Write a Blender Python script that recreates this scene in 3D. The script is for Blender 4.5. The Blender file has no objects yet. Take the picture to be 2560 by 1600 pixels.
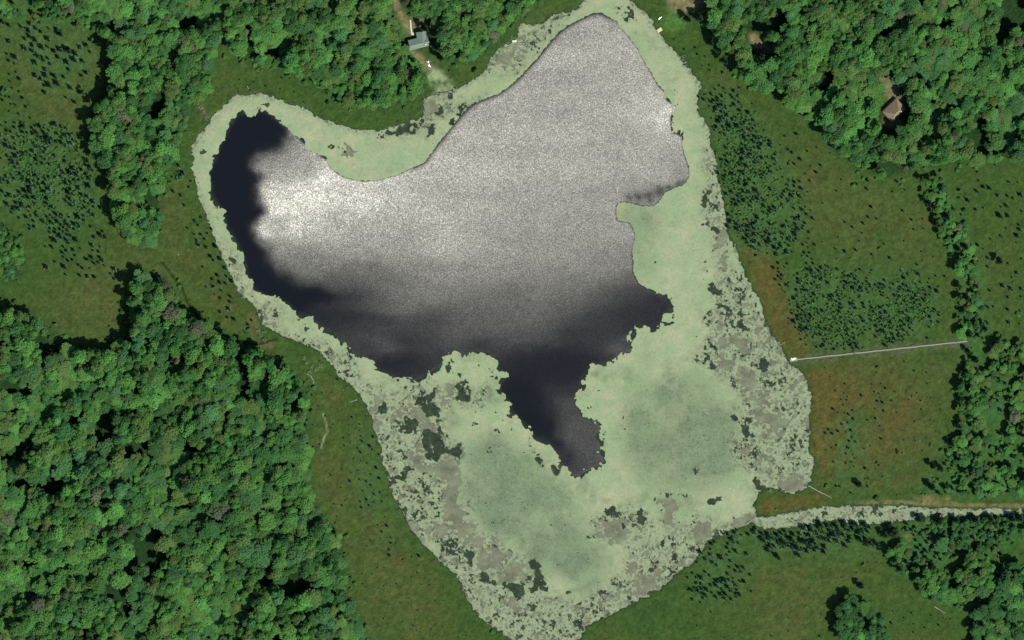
import bpy, bmesh, math, random
import numpy as np
from mathutils import Vector, Matrix
random.seed(7)
RNG = np.random.default_rng(7)
scene = bpy.context.scene
COL = scene.collection

# ------------------------------------------------------------------ camera
IMG_W, IMG_H = 2560.0, 1600.0
TILT = math.radians(27.0)          # off-nadir angle, camera stands to the north-west
DIST = 8000.0
WIDE = 640.0                       # metres across the picture at its centre
CAM = np.array([-math.sqrt(.5) * math.sin(TILT), math.sqrt(.5) * math.sin(TILT), math.cos(TILT)]) * DIST
FWD = -CAM / DIST
RIGHT = np.cross(FWD, [0., 1., 0.]); RIGHT /= np.linalg.norm(RIGHT)
UP = np.cross(RIGHT, FWD)
FOC = DIST / WIDE * IMG_W          # focal length in pixels
cam_data = bpy.data.cameras.new('camera')
cam_data.lens = 36.0 * DIST / WIDE
cam_data.sensor_width = 36.0
cam_data.clip_start = 10.0
cam_data.clip_end = 30000.0
cam = bpy.data.objects.new('camera', cam_data)
COL.objects.link(cam)
m = Matrix.Identity(4)
for i in range(3):
    m[i][0] = RIGHT[i]; m[i][1] = UP[i]; m[i][2] = -FWD[i]; m[i][3] = CAM[i]
cam.matrix_world = m
scene.camera = cam

# ------------------------------------------------------------------ daylight
SUN_EL = math.radians(59.0)
SUN_AZ = math.radians(135.0)       # south-east
world = bpy.data.worlds.new('World')
scene.world = world
world.use_nodes = True
wn = world.node_tree
bg = wn.nodes['Background']
sky = wn.nodes.new('ShaderNodeTexSky')
sky.sky_type = 'NISHITA'
sky.sun_disc = False
sky.sun_elevation = SUN_EL
sky.sun_rotation = SUN_AZ
wn.links.new(sky.outputs[0], bg.inputs[0])
sky.dust_density = 0.2
sky.air_density = 1.0
bg.inputs[1].default_value = 0.09
sun_data = bpy.data.lights.new('sun', 'SUN')
sun_data.energy = 4.0
sun_data.angle = math.radians(0.5)
sun_data.color = (1.0, 0.985, 0.845)
sun = bpy.data.objects.new('sun', sun_data)
COL.objects.link(sun)
SUN_DIR = Vector((math.cos(SUN_EL) * math.sin(SUN_AZ), math.cos(SUN_EL) * math.cos(SUN_AZ), math.sin(SUN_EL)))
sun.rotation_euler = SUN_DIR.to_track_quat('Z', 'Y').to_euler()
sun.location = (0, 0, 300)
scene.view_settings.view_transform = 'Standard'
scene.view_settings.look = 'None'
scene.view_settings.exposure = 0.5
scene.view_settings.gamma = 1.0
scene.render.engine = 'CYCLES'
scene.cycles.max_bounces = 5
scene.cycles.diffuse_bounces = 3
scene.cycles.glossy_bounces = 2
scene.cycles.transparent_max_bounces = 4
scene.cycles.use_denoising = False

# ------------------------------------------------------------------ survey: photo position <-> ground position
def ground(px, py, z=0.0):
    """Ground x, y of what shows at survey position px, py on the level z."""
    px = np.asarray(px, float); py = np.asarray(py, float); z = np.asarray(z, float)
    a = (px - IMG_W / 2) / FOC; b = (IMG_H / 2 - py) / FOC
    d = FWD + a[..., None] * RIGHT + b[..., None] * UP
    t = (z - CAM[2]) / d[..., 2]
    return CAM[0] + d[..., 0] * t, CAM[1] + d[..., 1] * t

def gpt(px, py, z=0.0):
    x, y = ground(px, py, z)
    return Vector((float(x), float(y), float(z)))

# ------------------------------------------------------------------ survey rasters
STEP = 2
X0, Y0, X1, Y1 = -200, -160, 2760, 1760
NX, NY = (X1 - X0) // STEP + 1, (Y1 - Y0) // STEP + 1
GX = (X0 + STEP * np.arange(NX)[None, :] + np.zeros((NY, 1))).astype(np.float32)
GY = (Y0 + STEP * np.arange(NY)[:, None] + np.zeros((1, NX))).astype(np.float32)

def raster(pts):
    """Mask of a polygon given in survey pixels."""
    out = np.zeros((NY, NX), np.float32)
    xs = [p[0] for p in pts]; ys = [p[1] for p in pts]
    i0 = max(0, int((min(xs) - X0) / STEP) - 1); i1 = min(NX, int((max(xs) - X0) / STEP) + 2)
    j0 = max(0, int((min(ys) - Y0) / STEP) - 1); j1 = min(NY, int((max(ys) - Y0) / STEP) + 2)
    if i1 <= i0 or j1 <= j0:
        return out
    x = GX[j0:j1, i0:i1]; y = GY[j0:j1, i0:i1]
    ins = np.zeros(x.shape, bool)
    n = len(pts)
    for k in range(n):
        ax, ay = pts[k]; bx, by = pts[(k + 1) % n]
        if ay == by:
            continue
        c = ((ay > y) != (by > y)) & (x < (bx - ax) * (y - ay) / (by - ay) + ax)
        ins ^= c
    out[j0:j1, i0:i1] = ins
    return out

def stroke(pts, w):
    """Mask of a polyline w pixels wide."""
    out = np.zeros((NY, NX), np.float32)
    for (ax, ay), (bx, by) in zip(pts[:-1], pts[1:]):
        i0 = max(0, int((min(ax, bx) - w - X0) / STEP) - 1); i1 = min(NX, int((max(ax, bx) + w - X0) / STEP) + 2)
        j0 = max(0, int((min(ay, by) - w - Y0) / STEP) - 1); j1 = min(NY, int((max(ay, by) + w - Y0) / STEP) + 2)
        if i1 <= i0 or j1 <= j0:
            continue
        x = GX[j0:j1, i0:i1]; y = GY[j0:j1, i0:i1]
        dx, dy = bx - ax, by - ay
        t = np.clip(((x - ax) * dx + (y - ay) * dy) / max(dx * dx + dy * dy, 1e-6), 0, 1)
        d = np.hypot(x - ax - t * dx, y - ay - t * dy)
        out[j0:j1, i0:i1] = np.maximum(out[j0:j1, i0:i1], np.clip((w / 2 - d) / STEP + .5, 0, 1))
    return out

def blur(a, r):
    """Three box blurs of radius r pixels."""
    k = max(1, int(round(r / STEP)))
    for _ in range(2):
        for ax in (0, 1):
            p = [(0, 0), (0, 0)]; p[ax] = (k + 1, k)
            c = np.cumsum(np.pad(a, p, mode='edge'), axis=ax, dtype=np.float64)
            if ax == 0:
                a = (c[2 * k + 1:] - c[:-2 * k - 1]) / (2 * k + 1)
            else:
                a = (c[:, 2 * k + 1:] - c[:, :-2 * k - 1]) / (2 * k + 1)
    return a.astype(np.float32)

def value_noise(cell, seed, sx=1.0, sy=1.0):
    """Smooth random field, cell pixels across, about zero mean and range -1..1."""
    r = np.random.default_rng(seed)
    u = np.arange(NX) * STEP / (cell * sx) + .37; v = np.arange(NY) * STEP / (cell * sy) + .71
    ui = u.astype(int); vi = v.astype(int)
    fu = (u - ui).astype(np.float32); fv = (v - vi).astype(np.float32)
    fu = fu * fu * (3 - 2 * fu); fv = fv * fv * (3 - 2 * fv)
    tab = r.random((vi[-1] + 2, ui[-1] + 2), np.float32) * 2 - 1
    row = tab[:, ui] * (1 - fu) + tab[:, ui + 1] * fu
    return row[vi] * (1 - fv)[:, None] + row[vi + 1] * fv[:, None]

def fbm(cell, seed, octaves=4, gain=.55, **kw):
    t = np.zeros((NY, NX), np.float32); amp = 1.0; tot = 0
    for o in range(octaves):
        t += amp * value_noise(max(cell / 2 ** o, 2.3), seed * 31 + o, **kw)
        tot += amp; amp *= gain
    return t / tot * 1.6

def sstep(a, b, x):
    t = np.clip((x - a) / (b - a), 0, 1)
    return t * t * (3 - 2 * t)

def sample(f, px, py):
    u = np.clip((np.asarray(px, float) - X0) / STEP, 0, NX - 1.001); v = np.clip((np.asarray(py, float) - Y0) / STEP, 0, NY - 1.001)
    i = u.astype(int); j = v.astype(int); fu = u - i; fv = v - j
    return (f[j, i] * (1 - fu) + f[j, i + 1] * fu) * (1 - fv) + (f[j + 1, i] * (1 - fu) + f[j + 1, i + 1] * fu) * fv

def value_at(f, px, py):
    """Value of a field at one place."""
    return float(f[min(max(int((py - Y0) / STEP + .5), 0), NY - 1), min(max(int((px - X0) / STEP + .5), 0), NX - 1)])

# ------------------------------------------------------------------ traced outlines (survey pixels)
LAKE = [(1500, -60), (1480, -20), (1448, 20), (1422, 30), (1369, 43), (1362, 63), (1329, 63), (1300, 55), (1296, 96), (1263, 112), (1227, 142), (1217, 172), (1190, 195), (1157, 215), (1137, 228), (1110, 232),
        (1055, 245), (1065, 281), (1045, 298), (998, 311), (959, 327), (899, 327), (863, 317), (833, 307), (810, 301), (777, 278), (737, 265), (688, 245), (661, 238), (628, 238), (612, 236), (579, 246), (562, 265),
        (536, 288), (509, 327), (480, 364), (486, 397), (486, 440), (493, 480), (503, 505), (516, 530), (529, 569), (542, 616), (556, 642), (575, 685), (592, 725), (622, 755), (638, 765), (648, 798), (661, 817), (694, 831),
        (728, 847), (770, 864), (800, 880), (830, 913), (850, 940), (876, 960), (906, 996), (932, 1050), (939, 1086), (952, 1119), (955, 1159), (969, 1188), (979, 1238), (1005, 1271), (1025, 1317), (1051, 1351), (1088, 1390),
        (1131, 1427), (1151, 1450), (1164, 1489), (1196, 1540), (1243, 1577), (1286, 1600), (1330, 1625), (1420, 1622), (1455, 1588), (1471, 1561), (1530, 1535), (1600, 1499), (1650, 1473), (1693, 1433), (1739, 1403),
        (1762, 1364), (1772, 1350), (1805, 1341), (1848, 1317), (1881, 1308), (1898, 1321), (1931, 1324), (1974, 1321), (2023, 1311), (2063, 1305), (2096, 1300), (2162, 1312), (2218, 1307), (2249, 1304), (2289, 1292), (2421, 1289),
        (2560, 1284), (2760, 1284), (2760, 1272), (2560, 1272), (2454, 1274), (2322, 1270), (2269, 1265), (2097, 1264), (2046, 1268), (2013, 1274), (1957, 1286), (1917, 1291), (1893, 1288), (1884, 1264), (1891, 1238), (1904, 1225),
        (1931, 1218), (1964, 1231), (1984, 1238), (2000, 1228), (2023, 1212), (2027, 1188), (2040, 1165), (2030, 1139), (2020, 1122), (2026, 1083), (2020, 1050), (2026, 1017), (2026, 996), (2020, 956), (2000, 926), (1980, 913),
        (1964, 900), (1954, 877), (1950, 864), (1934, 844), (1917, 811), (1904, 764), (1888, 731), (1874, 712), (1864, 685), (1851, 649), (1831, 609), (1818, 583), (1815, 543), (1808, 500), (1805, 496), (1795, 423), (1788, 397),
        (1775, 347), (1769, 317), (1752, 288), (1742, 265), (1745, 238), (1755, 215), (1732, 185), (1712, 159), (1696, 132), (1669, 112), (1656, 93), (1636, 73), (1617, 33), (1600, 22), (1583, 13), (1565, -10), (1550, -60)]
OPEN = [(592, 281), (612, 281), (628, 286), (653, 274), (678, 284), (698, 304), (728, 324), (747, 347), (770, 367), (794, 384), (820, 403), (833, 427), (863, 445), (909, 453), (949, 450), (998, 436), (1031, 420), (1065, 407),
        (1074, 390), (1098, 357), (1124, 324), (1150, 291), (1180, 261), (1217, 245), (1256, 231), (1289, 202), (1313, 179), (1342, 149), (1362, 122), (1392, 86), (1422, 63), (1448, 50), (1488, 31), (1508, 33), (1527, 46), (1544, 50),
        (1547, 63), (1570, 89), (1594, 119), (1610, 152), (1630, 185), (1643, 212), (1661, 228), (1666, 251), (1696, 268), (1676, 291), (1679, 331), (1706, 341), (1709, 380), (1719, 410), (1726, 437), (1716, 460), (1666, 479),
        (1650, 500), (1633, 518), (1600, 514), (1565, 505), (1544, 508), (1540, 530), (1544, 553), (1574, 556), (1590, 586), (1580, 632), (1585, 685), (1600, 712), (1630, 725), (1666, 741), (1689, 745), (1683, 761), (1666, 788),
        (1653, 821), (1643, 831), (1643, 849), (1620, 817), (1600, 817), (1590, 811), (1575, 845), (1580, 870), (1590, 880), (1560, 885), (1544, 897), (1510, 915), (1481, 910), (1470, 930), (1455, 950), (1451, 980), (1441, 996),
        (1438, 1007), (1458, 1043), (1478, 1050), (1494, 1045), (1504, 1076), (1488, 1089), (1504, 1109), (1501, 1132), (1517, 1152), (1494, 1169), (1461, 1182), (1445, 1198), (1428, 1188), (1412, 1165), (1395, 1175), (1389, 1132),
        (1359, 1099), (1335, 1102), (1326, 1076), (1296, 1046), (1276, 1033), (1276, 1010), (1263, 996), (1243, 976), (1243, 960), (1263, 946), (1263, 930), (1233, 927), (1240, 900), (1223, 884), (1184, 880), (1160, 893), (1144, 884),
        (1131, 880), (1111, 897), (1107, 917), (1081, 930), (1058, 946), (1028, 956), (1002, 953), (979, 943), (949, 927), (922, 907), (886, 890), (879, 877), (843, 851), (833, 834), (800, 821), (787, 807), (770, 794), (744, 791),
        (724, 765), (694, 751), (661, 741), (638, 731), (625, 708), (615, 685), (612, 655), (599, 626), (592, 609), (575, 583), (562, 563), (562, 536), (542, 510), (529, 496), (526, 463), (519, 433), (536, 397), (546, 367), (565, 331), (585, 298)]
# mottled, broken mats
MOTTLE = [
    [(1762, 340), (1800, 400), (1812, 500), (1822, 580), (1868, 680), (1910, 770), (1950, 850), (1975, 905), (2010, 930), (2030, 990), (2032, 1120), (2045, 1165), (2025, 1215), (1985, 1245), (1930, 1225), (1895, 1240), (1880, 1210),
     (1862, 1170), (1850, 1130), (1853, 1085), (1832, 1010), (1815, 965), (1785, 935), (1762, 905), (1766, 870), (1785, 845), (1772, 800), (1770, 730), (1776, 660), (1765, 600), (1760, 540), (1764, 470), (1768, 400)],
    [(990, 962), (1070, 955), (1225, 965), (1240, 1000), (1105, 1035), (1110, 1100), (1165, 1128), (1150, 1180), (1148, 1250), (1172, 1310), (1200, 1340), (1255, 1350), (1300, 1400), (1365, 1450), (1405, 1500), (1500, 1478),
     (1560, 1425), (1590, 1385), (1650, 1345), (1700, 1305), (1760, 1290), (1890, 1290), (1900, 1325), (1800, 1350), (1760, 1400), (1650, 1480), (1480, 1570), (1400, 1640), (1260, 1610), (1160, 1500), (1130, 1440), (1020, 1330),
     (960, 1190), (930, 1060), (900, 1000)],
    [(1050, 235), (1130, 222), (1190, 235), (1200, 262), (1150, 290), (1100, 345), (1065, 350), (1000, 345), (950, 345), (960, 320), (1050, 290)],
    [(1225, 130), (1300, 60), (1440, 20), (1440, 55), (1380, 80), (1330, 140), (1280, 175), (1230, 200), (1190, 210)],
    [(540, 600), (600, 640), (640, 730), (720, 780), (700, 850), (640, 800), (570, 690)],
    [(690, 830), (800, 850), (880, 900), (950, 960), (920, 1010), (850, 950), (790, 890)],
    [(1890, 1285), (2060, 1262), (2300, 1262), (2560, 1268), (2560, 1290), (2280, 1300), (2080, 1310), (1900, 1330)],
    [(1500, 1265), (1560, 1260), (1625, 1285), (1640, 1345), (1570, 1390), (1490, 1350), (1470, 1325)],
]
THIN = [
    [(1167, 1122), (1230, 1090), (1322, 1139), (1379, 1185), (1445, 1265), (1455, 1331), (1527, 1397), (1544, 1430), (1494, 1463), (1395, 1430), (1296, 1357), (1197, 1324), (1150, 1238), (1160, 1165)],
    [(1577, 984), (1660, 950), (1746, 942), (1800, 1010), (1841, 1090), (1851, 1174), (1735, 1227), (1608, 1206), (1566, 1111)],
    [(1540, 508), (1640, 515), (1650, 545), (1600, 575), (1575, 560), (1545, 553)],
    [(1580, 585), (1615, 590), (1625, 690), (1610, 718), (1585, 700), (1580, 630)],
]
MUD = [
    [(982, 1023), (1025, 1020), (1048, 1036), (1074, 1063), (1065, 1086), (1045, 1063), (1005, 1040)],
    [(1088, 1152), (1141, 1149), (1154, 1175), (1150, 1205), (1144, 1245), (1160, 1284), (1147, 1304), (1098, 1304), (1114, 1271), (1111, 1198), (1084, 1179)],
    [(1147, 1344), (1223, 1344), (1213, 1370), (1164, 1364)],
    [(1270, 1403), (1322, 1407), (1303, 1430), (1286, 1453), (1246, 1453)],
    [(1742, 1317), (1778, 1304), (1785, 1324), (1759, 1350), (1726, 1344)],
    [(1650, 1251), (1693, 1258), (1699, 1281), (1673, 1331), (1660, 1291)],
    [(1855, 1132), (1884, 1129), (1881, 1145), (1861, 1149)],
    [(1910, 1020), (1960, 1030), (1985, 1060), (1950, 1090), (1915, 1070)],
    [(1830, 830), (1870, 840), (1880, 870), (1850, 880), (1825, 860)],
    [(1840, 920), (1880, 915), (1890, 980), (1850, 990)],
    [(1600, 1440), (1640, 1430), (1650, 1465), (1610, 1480)],
    [(1820, 1300), (1880, 1290), (1880, 1310), (1830, 1325)],
    [(1505, 1300), (1560, 1295), (1575, 1340), (1520, 1360)],
    [(1950, 1200), (2010, 1190), (2015, 1220), (1960, 1225)],
    [(855, 374), (878, 376), (894, 386), (880, 394), (862, 388)],
]
HOLES = [  # strokes of open water in the mats
    ([(1828, 1033), (1845, 1055), (1862, 1086)], 11), ([(1645, 1246), (1665, 1237), (1690, 1240), (1732, 1257)], 7), ([(1765, 1272), (1795, 1253)], 12),
    ([(1600, 1290), (1612, 1310)], 22), ([(1632, 1326), (1638, 1344)], 8), ([(1570, 1255), (1574, 1275)], 6), ([(1518, 1281), (1536, 1280)], 14), ([(1478, 1334), (1521, 1354)], 6),
    ([(1548, 1300), (1556, 1322)], 12), ([(1075, 1095), (1088, 1125)], 42), ([(1118, 1128), (1148, 1136)], 26), ([(1150, 1110), (1158, 1150)], 12), ([(1020, 1052), (1036, 1075)], 24), ([(1062, 1000), (1075, 1030)], 26), ([(1100, 1060), (1106, 1075)], 14),
    ([(1172, 1385), (1184, 1410)], 26), ([(1338, 1418), (1350, 1455)], 36), ([(1265, 1470), (1296, 1490)], 24), ([(1220, 1360), (1242, 1366)], 13), ([(1325, 1402), (1345, 1418)], 14), ([(1200, 1440), (1240, 1450)], 15),
    ([(955, 1015), (968, 1025)], 14), ([(985, 1195), (1012, 1195)], 14), ([(1010, 1180), (1030, 1170)], 10), ([(1055, 1185), (1075, 1192)], 12),
    ([(812, 365), (822, 360), (838, 367), (858, 375)], 9), ([(1554, 22), (1560, 38), (1566, 46), (1572, 30), (1580, 18)], 4), ([(1572, 34), (1570, 40), (1560, 50), (1558, 52)], 4), ([(1570, 38), (1586, 54)], 4), ([(1551, 22), (1570, 24)], 4),
    ([(1526, 16), (1534, 16), (1539, 24)], 6), ([(1616, 66), (1622, 62)], 4), ([(950, 340), (985, 333), (1010, 318), (1040, 310)], 11), ([(1010, 325), (1035, 330)], 16), ([(1050, 325), (1062, 300)], 10), ([(1080, 290), (1098, 270)], 8), ([(1110, 255), (1150, 240)], 8),
    ([(1130, 300), (1148, 270)], 9), ([(1085, 320), (1070, 335)], 9), ([(1040, 362), (1042, 370)], 12), ([(500, 382), (515, 385), (532, 388)], 6), ([(655, 268), (668, 258)], 6),
    ([(1560, 862), (1580, 840), (1592, 820)], 10), ([(1440, 1085), (1452, 1060)], 3), ([(1336, 1130), (1352, 1150), (1362, 1155)], 11), ([(1381, 1160), (1396, 1172)], 14), ([(1325, 1095), (1332, 1120)], 5), ([(1120, 905), (1130, 925), (1145, 930)], 12),
    ([(1140, 950), (1150, 965)], 14), ([(1230, 925), (1235, 945)], 12), ([(1160, 960), (1185, 962)], 8), ([(1150, 993), (1180, 985)], 18), ([(1050, 985), (1080, 985)], 14), ([(1500, 1062), (1510, 1080)], 6), ([(1523, 1075), (1512, 1095)], 6),
    ([(1762, 510), (1770, 490)], 16), ([(1768, 560), (1785, 570), (1800, 578)], 14), ([(1778, 715), (1795, 735)], 18), ([(1795, 770), (1800, 760)], 14), ([(1850, 800), (1856, 812)], 18), ([(1770, 780), (1785, 770)], 7), ([(1770, 870), (1790, 885)], 14),
    ([(1905, 915), (1912, 925)], 16), ([(1930, 960), (1934, 966)], 12), ([(1955, 985), (1960, 1000)], 8), ([(1950, 1080), (1980, 1075)], 6), ([(1975, 1100), (1995, 1095)], 8), ([(1995, 1190), (2010, 1192)], 10), ([(1885, 1200), (1900, 1210)], 14),
    ([(1886, 1270), (1892, 1290), (1915, 1295)], 4), ([(1480, 1490), (1500, 1478), (1515, 1490)], 8), ([(1425, 1490), (1450, 1478)], 6), ([(752, 815), (770, 822)], 6), ([(925, 930), (926, 936)], 6), ([(575, 655), (585, 670)], 12), ([(686, 775), (692, 800)], 6),
    ([(1655, 800), (1672, 812)], 5), ([(1780, 905), (1790, 915)], 20), ([(1730, 1172), (1745, 1178)], 5), ([(1600, 1000), (1605, 1005)], 4),
]
STREAM = [(405, 655), (455, 720), (470, 760), (500, 795), (549, 838), (580, 846), (612, 856), (648, 861), (690, 848)]

def warped(f, amp, cell, seed):
    """The field seen through a wavering lens, so that no outline stays smooth."""
    return sample(f, GX + amp * fbm(cell, seed, 3, .65), GY + amp * fbm(cell, seed + 1, 3, .65)).astype(np.float32)

N1 = fbm(40, 1, 4); N2 = fbm(14, 2, 3); N3 = fbm(5, 3, 2); NBIG = fbm(160, 4, 4); N5 = fbm(26, 5, 4); N6 = fbm(70, 6, 4); N8 = fbm(9, 8, 2)
NWHITE = (np.random.default_rng(99).random((NY, NX)).astype(np.float32) * 2 - 1)

lake_m = blur(raster(LAKE), 6)
lake_f = lake_m + .26 * N2 + .18 * N3 + .10 * N8
SHOREBAND = 1 - sstep(.55, .99, blur(raster(LAKE), 11))
open_m = blur(raster(OPEN), 3)
ragged = np.zeros((NY, NX), np.float32)
mottle = warped(blur(np.max([raster(p) for p in MOTTLE], axis=0), 12), 26, 50, 311)
thin = blur(np.max([raster(p) for p in THIN], axis=0), 26)
mud_m = warped(blur(np.max([raster(p) for p in MUD], axis=0), 4), 16, 30, 321)
hole = warped(np.max([stroke(p, w) for p, w in HOLES], axis=0), 15, 24, 301)
# south-west and south shores of the open water have a lumpy edge, the north-west one a clean edge
lumpy = blur(raster([(500, 540), (700, 700), (900, 800), (1100, 850), (1250, 880), (1450, 880), (1700, 700), (1740, 420), (1640, 220), (1720, 200), (1800, 700), (1640, 900), (1560, 1220), (1300, 1220), (900, 1000), (600, 800), (480, 600)]), 20)
lumpy = np.maximum(lumpy, .55 * blur(raster([(480, 240), (720, 240), (840, 400), (820, 430), (640, 320), (580, 420), (590, 600), (470, 560)]), 14))
open_f = np.where(lumpy > .3, warped(blur(raster(OPEN), 5), 9, 22, 331), blur(raster(OPEN), 5)) + (.12 + .36 * lumpy) * (.6 * N2 + .5 * N5 + .22 * N8) + (.14 + .14 * lumpy) * N3 - .5
hb = blur(hole, 4)
hole_f = hb + np.clip(hb * 3.5, 0, 1) * (.40 * N2 + .36 * N3) - .5
mott = mottle * (.52 * N2 + .36 * N5 + .52 * N3) - .54 * mottle          # >0 : water gap in broken mats
mott += (mottle - 1) * .6
gap = np.maximum(np.maximum(open_f, hole_f), mott + .20)
south_f = sstep(820, 960, GY + 40 * N1) * blur(raster(LAKE), 30)
tl = np.clip(thin * (.95 + .5 * fbm(60, 21, 4)) + south_f * np.clip(fbm(54, 22, 4, .62) - .10, 0, 1) * .9 + np.clip(fbm(34, 24, 4, .65) - .45, 0, 1) * .6, 0, 1)
speck = tl * .40 + .62 * NWHITE + .35 * N3 - 1.08                           # fine gaps in the thin mats
stray = .5 * N8 + .3 * NWHITE + .2 * N1 - .92                        # a few single gaps anywhere
weed_f = np.minimum(lake_f - .5, -np.maximum(np.maximum(gap, speck), stray))
weed_f = np.minimum(weed_f, (.93 - blur(raster(OPEN), 9)) * 2)
mud_f = np.maximum(mud_m + np.clip(mud_m * 3, 0, 1) * (.42 * N2 + .34 * N3) - .5, mottle * (.8 * fbm(46, 33, 3) + .45 * N2 + .3 * N3) - .42 + (mottle - 1))
mud_f = np.minimum(np.minimum(mud_f, lake_f - .55), -(open_m - .25))
mud_f = np.minimum(mud_f, -(blur(hole, 2.5) - .45))

# ------------------------------------------------------------------ where the wind ruffles the water (0 calm .. 1)
RUFFLE = [(600, 300, 0, 40), (560, 400, 0, 30), (580, 480, 0, 26), (585, 550, 0, 20), (620, 640, 0, 30), (660, 700, 0, 40), (740, 750, .02, 40), (800, 790, .02, 40), (640, 330, .0, 24), (690, 360, .10, 30), (670, 425, .45, 26),
          (710, 405, .46, 40), (760, 400, .55, 40), (700, 460, .72, 35), (700, 508, 1.0, 40), (760, 486, 1.0, 40), (672, 516, .95, 24), (700, 548, .66, 20), (662, 580, 1.0, 26), (730, 572, 1.0, 26), (800, 560, .85, 30), (700, 610, .5, 25), (740, 640, .42, 40), (700, 660, .34, 25), (780, 670, .36, 40),
          (820, 470, .96, 40), (850, 560, .7, 50), (900, 490, .88, 60), (1000, 480, .8, 60), (1080, 430, .72, 50), (1000, 560, .62, 60), (880, 620, .5, 50), (870, 670, .26, 30), (930, 690, .24, 40), (980, 710, .25, 30), (1000, 640, .5, 60),
          (1100, 520, .66, 60), (1200, 450, .66, 70), (1200, 330, .66, 60), (1300, 250, .62, 60), (1400, 150, .60, 60), (1480, 80, .58, 40), (1550, 130, .62, 50), (1620, 250, .70, 50), (1500, 250, .63, 70), (1400, 350, .62, 70), (1660, 300, .78, 36),
          (1600, 380, .62, 60), (1680, 400, .55, 40), (1716, 452, .12, 9), (1695, 460, .10, 10), (1670, 470, .08, 10), (1645, 481, .06, 11), (1618, 492, .05, 11), (1592, 499, .05, 10), (1568, 501, .08, 9), (1690, 435, .45, 14), (1650, 450, .48, 14), (1610, 465, .5, 14), (1560, 440, .5, 40), (1500, 470, .56, 60), (1350, 480, .6, 70), (1250, 560, .55, 70), (1130, 600, .66, 60), (1170, 670, .46, 50),
          (1100, 690, .42, 40), (1080, 740, .36, 40), (1300, 640, .44, 70), (1450, 580, .5, 70), (1560, 560, .55, 40), (1570, 620, .45, 30), (1500, 680, .40, 60), (1380, 710, .38, 60), (1280, 740, .22, 30), (1400, 755, .15, 30), (1530, 740, .10, 40),
          (850, 710, .16, 25), (870, 740, .02, 30), (900, 790, .02, 30), (950, 760, .2, 25), (1010, 765, .30, 30), (960, 800, .06, 25), (1060, 800, .07, 30), (1120, 780, .12, 25), (1180, 760, .26, 30), (1220, 790, .18, 30), (1300, 800, .22, 40),
          (1340, 840, .2, 30), (1250, 850, .16, 30), (1130, 845, .2, 28), (1080, 850, .07, 25), (970, 865, .20, 25), (930, 870, .06, 18), (1010, 850, .03, 22), (1020, 900, .02, 30), (960, 910, .02, 30), (1100, 890, .08, 25), (1200, 870, .05, 20),
          (1420, 830, .05, 30), (1480, 800, .07, 40), (1560, 780, .04, 40), (1640, 770, .04, 40), (1600, 830, .05, 30), (1400, 900, .01, 50), (1320, 900, .02, 50), (1300, 980, .0, 50), (1320, 1050, .0, 30), (1380, 980, .06, 20), (1410, 1010, .14, 22),
          (1440, 1080, .17, 30), (1470, 1130, .16, 25), (1400, 1080, .10, 15), (1450, 1160, .12, 20), (1390, 1110, .02, 15), (1420, 1150, .05, 15), (1370, 1070, .0, 20), (1545, 870, .22, 14), (1560, 845, .2, 10)]
wx = (GX + 8 * fbm(90, 13, 3) + 4 * N2)[::2, ::2]; wy = (GY + 9 * fbm(40, 11, 4, sx=4.5) + 4 * fbm(14, 12, 3))[::2, ::2]
cj, ci = slice((0 - Y0) // 4, (1230 - Y0) // 4), slice((480 - X0) // 4, (1760 - X0) // 4)
wx = wx[cj, ci]; wy = wy[cj, ci]
num = np.zeros(wx.shape, np.float32); den = np.full(wx.shape, 1e-6, np.float32)
for (x, y, v, r) in RUFFLE:
    sx_ = 2.0 if (y > 690 and x < 1700 and y < 960) else 1.0                 # the lulls lie in streaks across the lake
    d2 = (((wx - x) / sx_) ** 2 + (wy - y) ** 2) / r ** 2
    w = 1 / (1 + d2); w = w * w
    num += w * v; den += w
rr = np.zeros((NY // 2 + 1, NX // 2 + 1), np.float32); rr[cj, ci] = num / den
ruffle = np.repeat(np.repeat(rr, 2, 0), 2, 1)[:NY, :NX]
inner = blur(raster(OPEN), 12)
nw_calm = sstep(.40, .95, inner)
along_nw = blur(raster([(1040, 440), (1120, 360), (1200, 280), (1300, 220), (1400, 110), (1470, 60), (1540, 70), (1540, 0), (1400, 0), (1000, 300)]), 10)
ruffle = ruffle * (1 - along_nw * (1 - nw_calm))
LEE = [(480, 250), (700, 250), (730, 335), (690, 372), (628, 404), (646, 430), (657, 446), (646, 498), (668, 512), (656, 550), (634, 578), (648, 598), (681, 634), (681, 659), (696, 690), (744, 708), (800, 716), (850, 745), (700, 800), (560, 720), (480, 500)]
ruffle = ruffle * (1 - np.clip(warped(blur(raster(LEE), 13), 9, 36, 351), 0, 1))
ruffle = np.clip(ruffle * (1 + .10 * fbm(80, 41, 4, sx=2.6, sy=.6) + .07 * N2), 0, 1)

# ------------------------------------------------------------------ material helpers
def nodes(name):
    mt = bpy.data.materials.new(name); mt.use_nodes = True
    nt = mt.node_tree
    return mt, nt, nt.nodes['Principled BSDF']

def add(nt, kind, **kw):
    n = nt.nodes.new(kind)
    for k, v in kw.items():
        setattr(n, k, v)
    return n

def math_node(nt, op, a, b=None, clamp=False):
    n = nt.nodes.new('ShaderNodeMath'); n.operation = op; n.use_clamp = clamp
    for k, v in enumerate((a, b)):
        if v is None: continue
        if isinstance(v, (int, float)): n.inputs[k].default_value = v
        else: nt.links.new(v, n.inputs[k])
    return n.outputs[0]

def noise(nt, scale, detail=3, rough=.6, coord=None):
    n = nt.nodes.new('ShaderNodeTexNoise')
    n.inputs['Scale'].default_value = scale; n.inputs['Detail'].default_value = detail; n.inputs['Roughness'].default_value = rough
    if coord is not None: nt.links.new(coord, n.inputs['Vector'])
    return n

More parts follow.
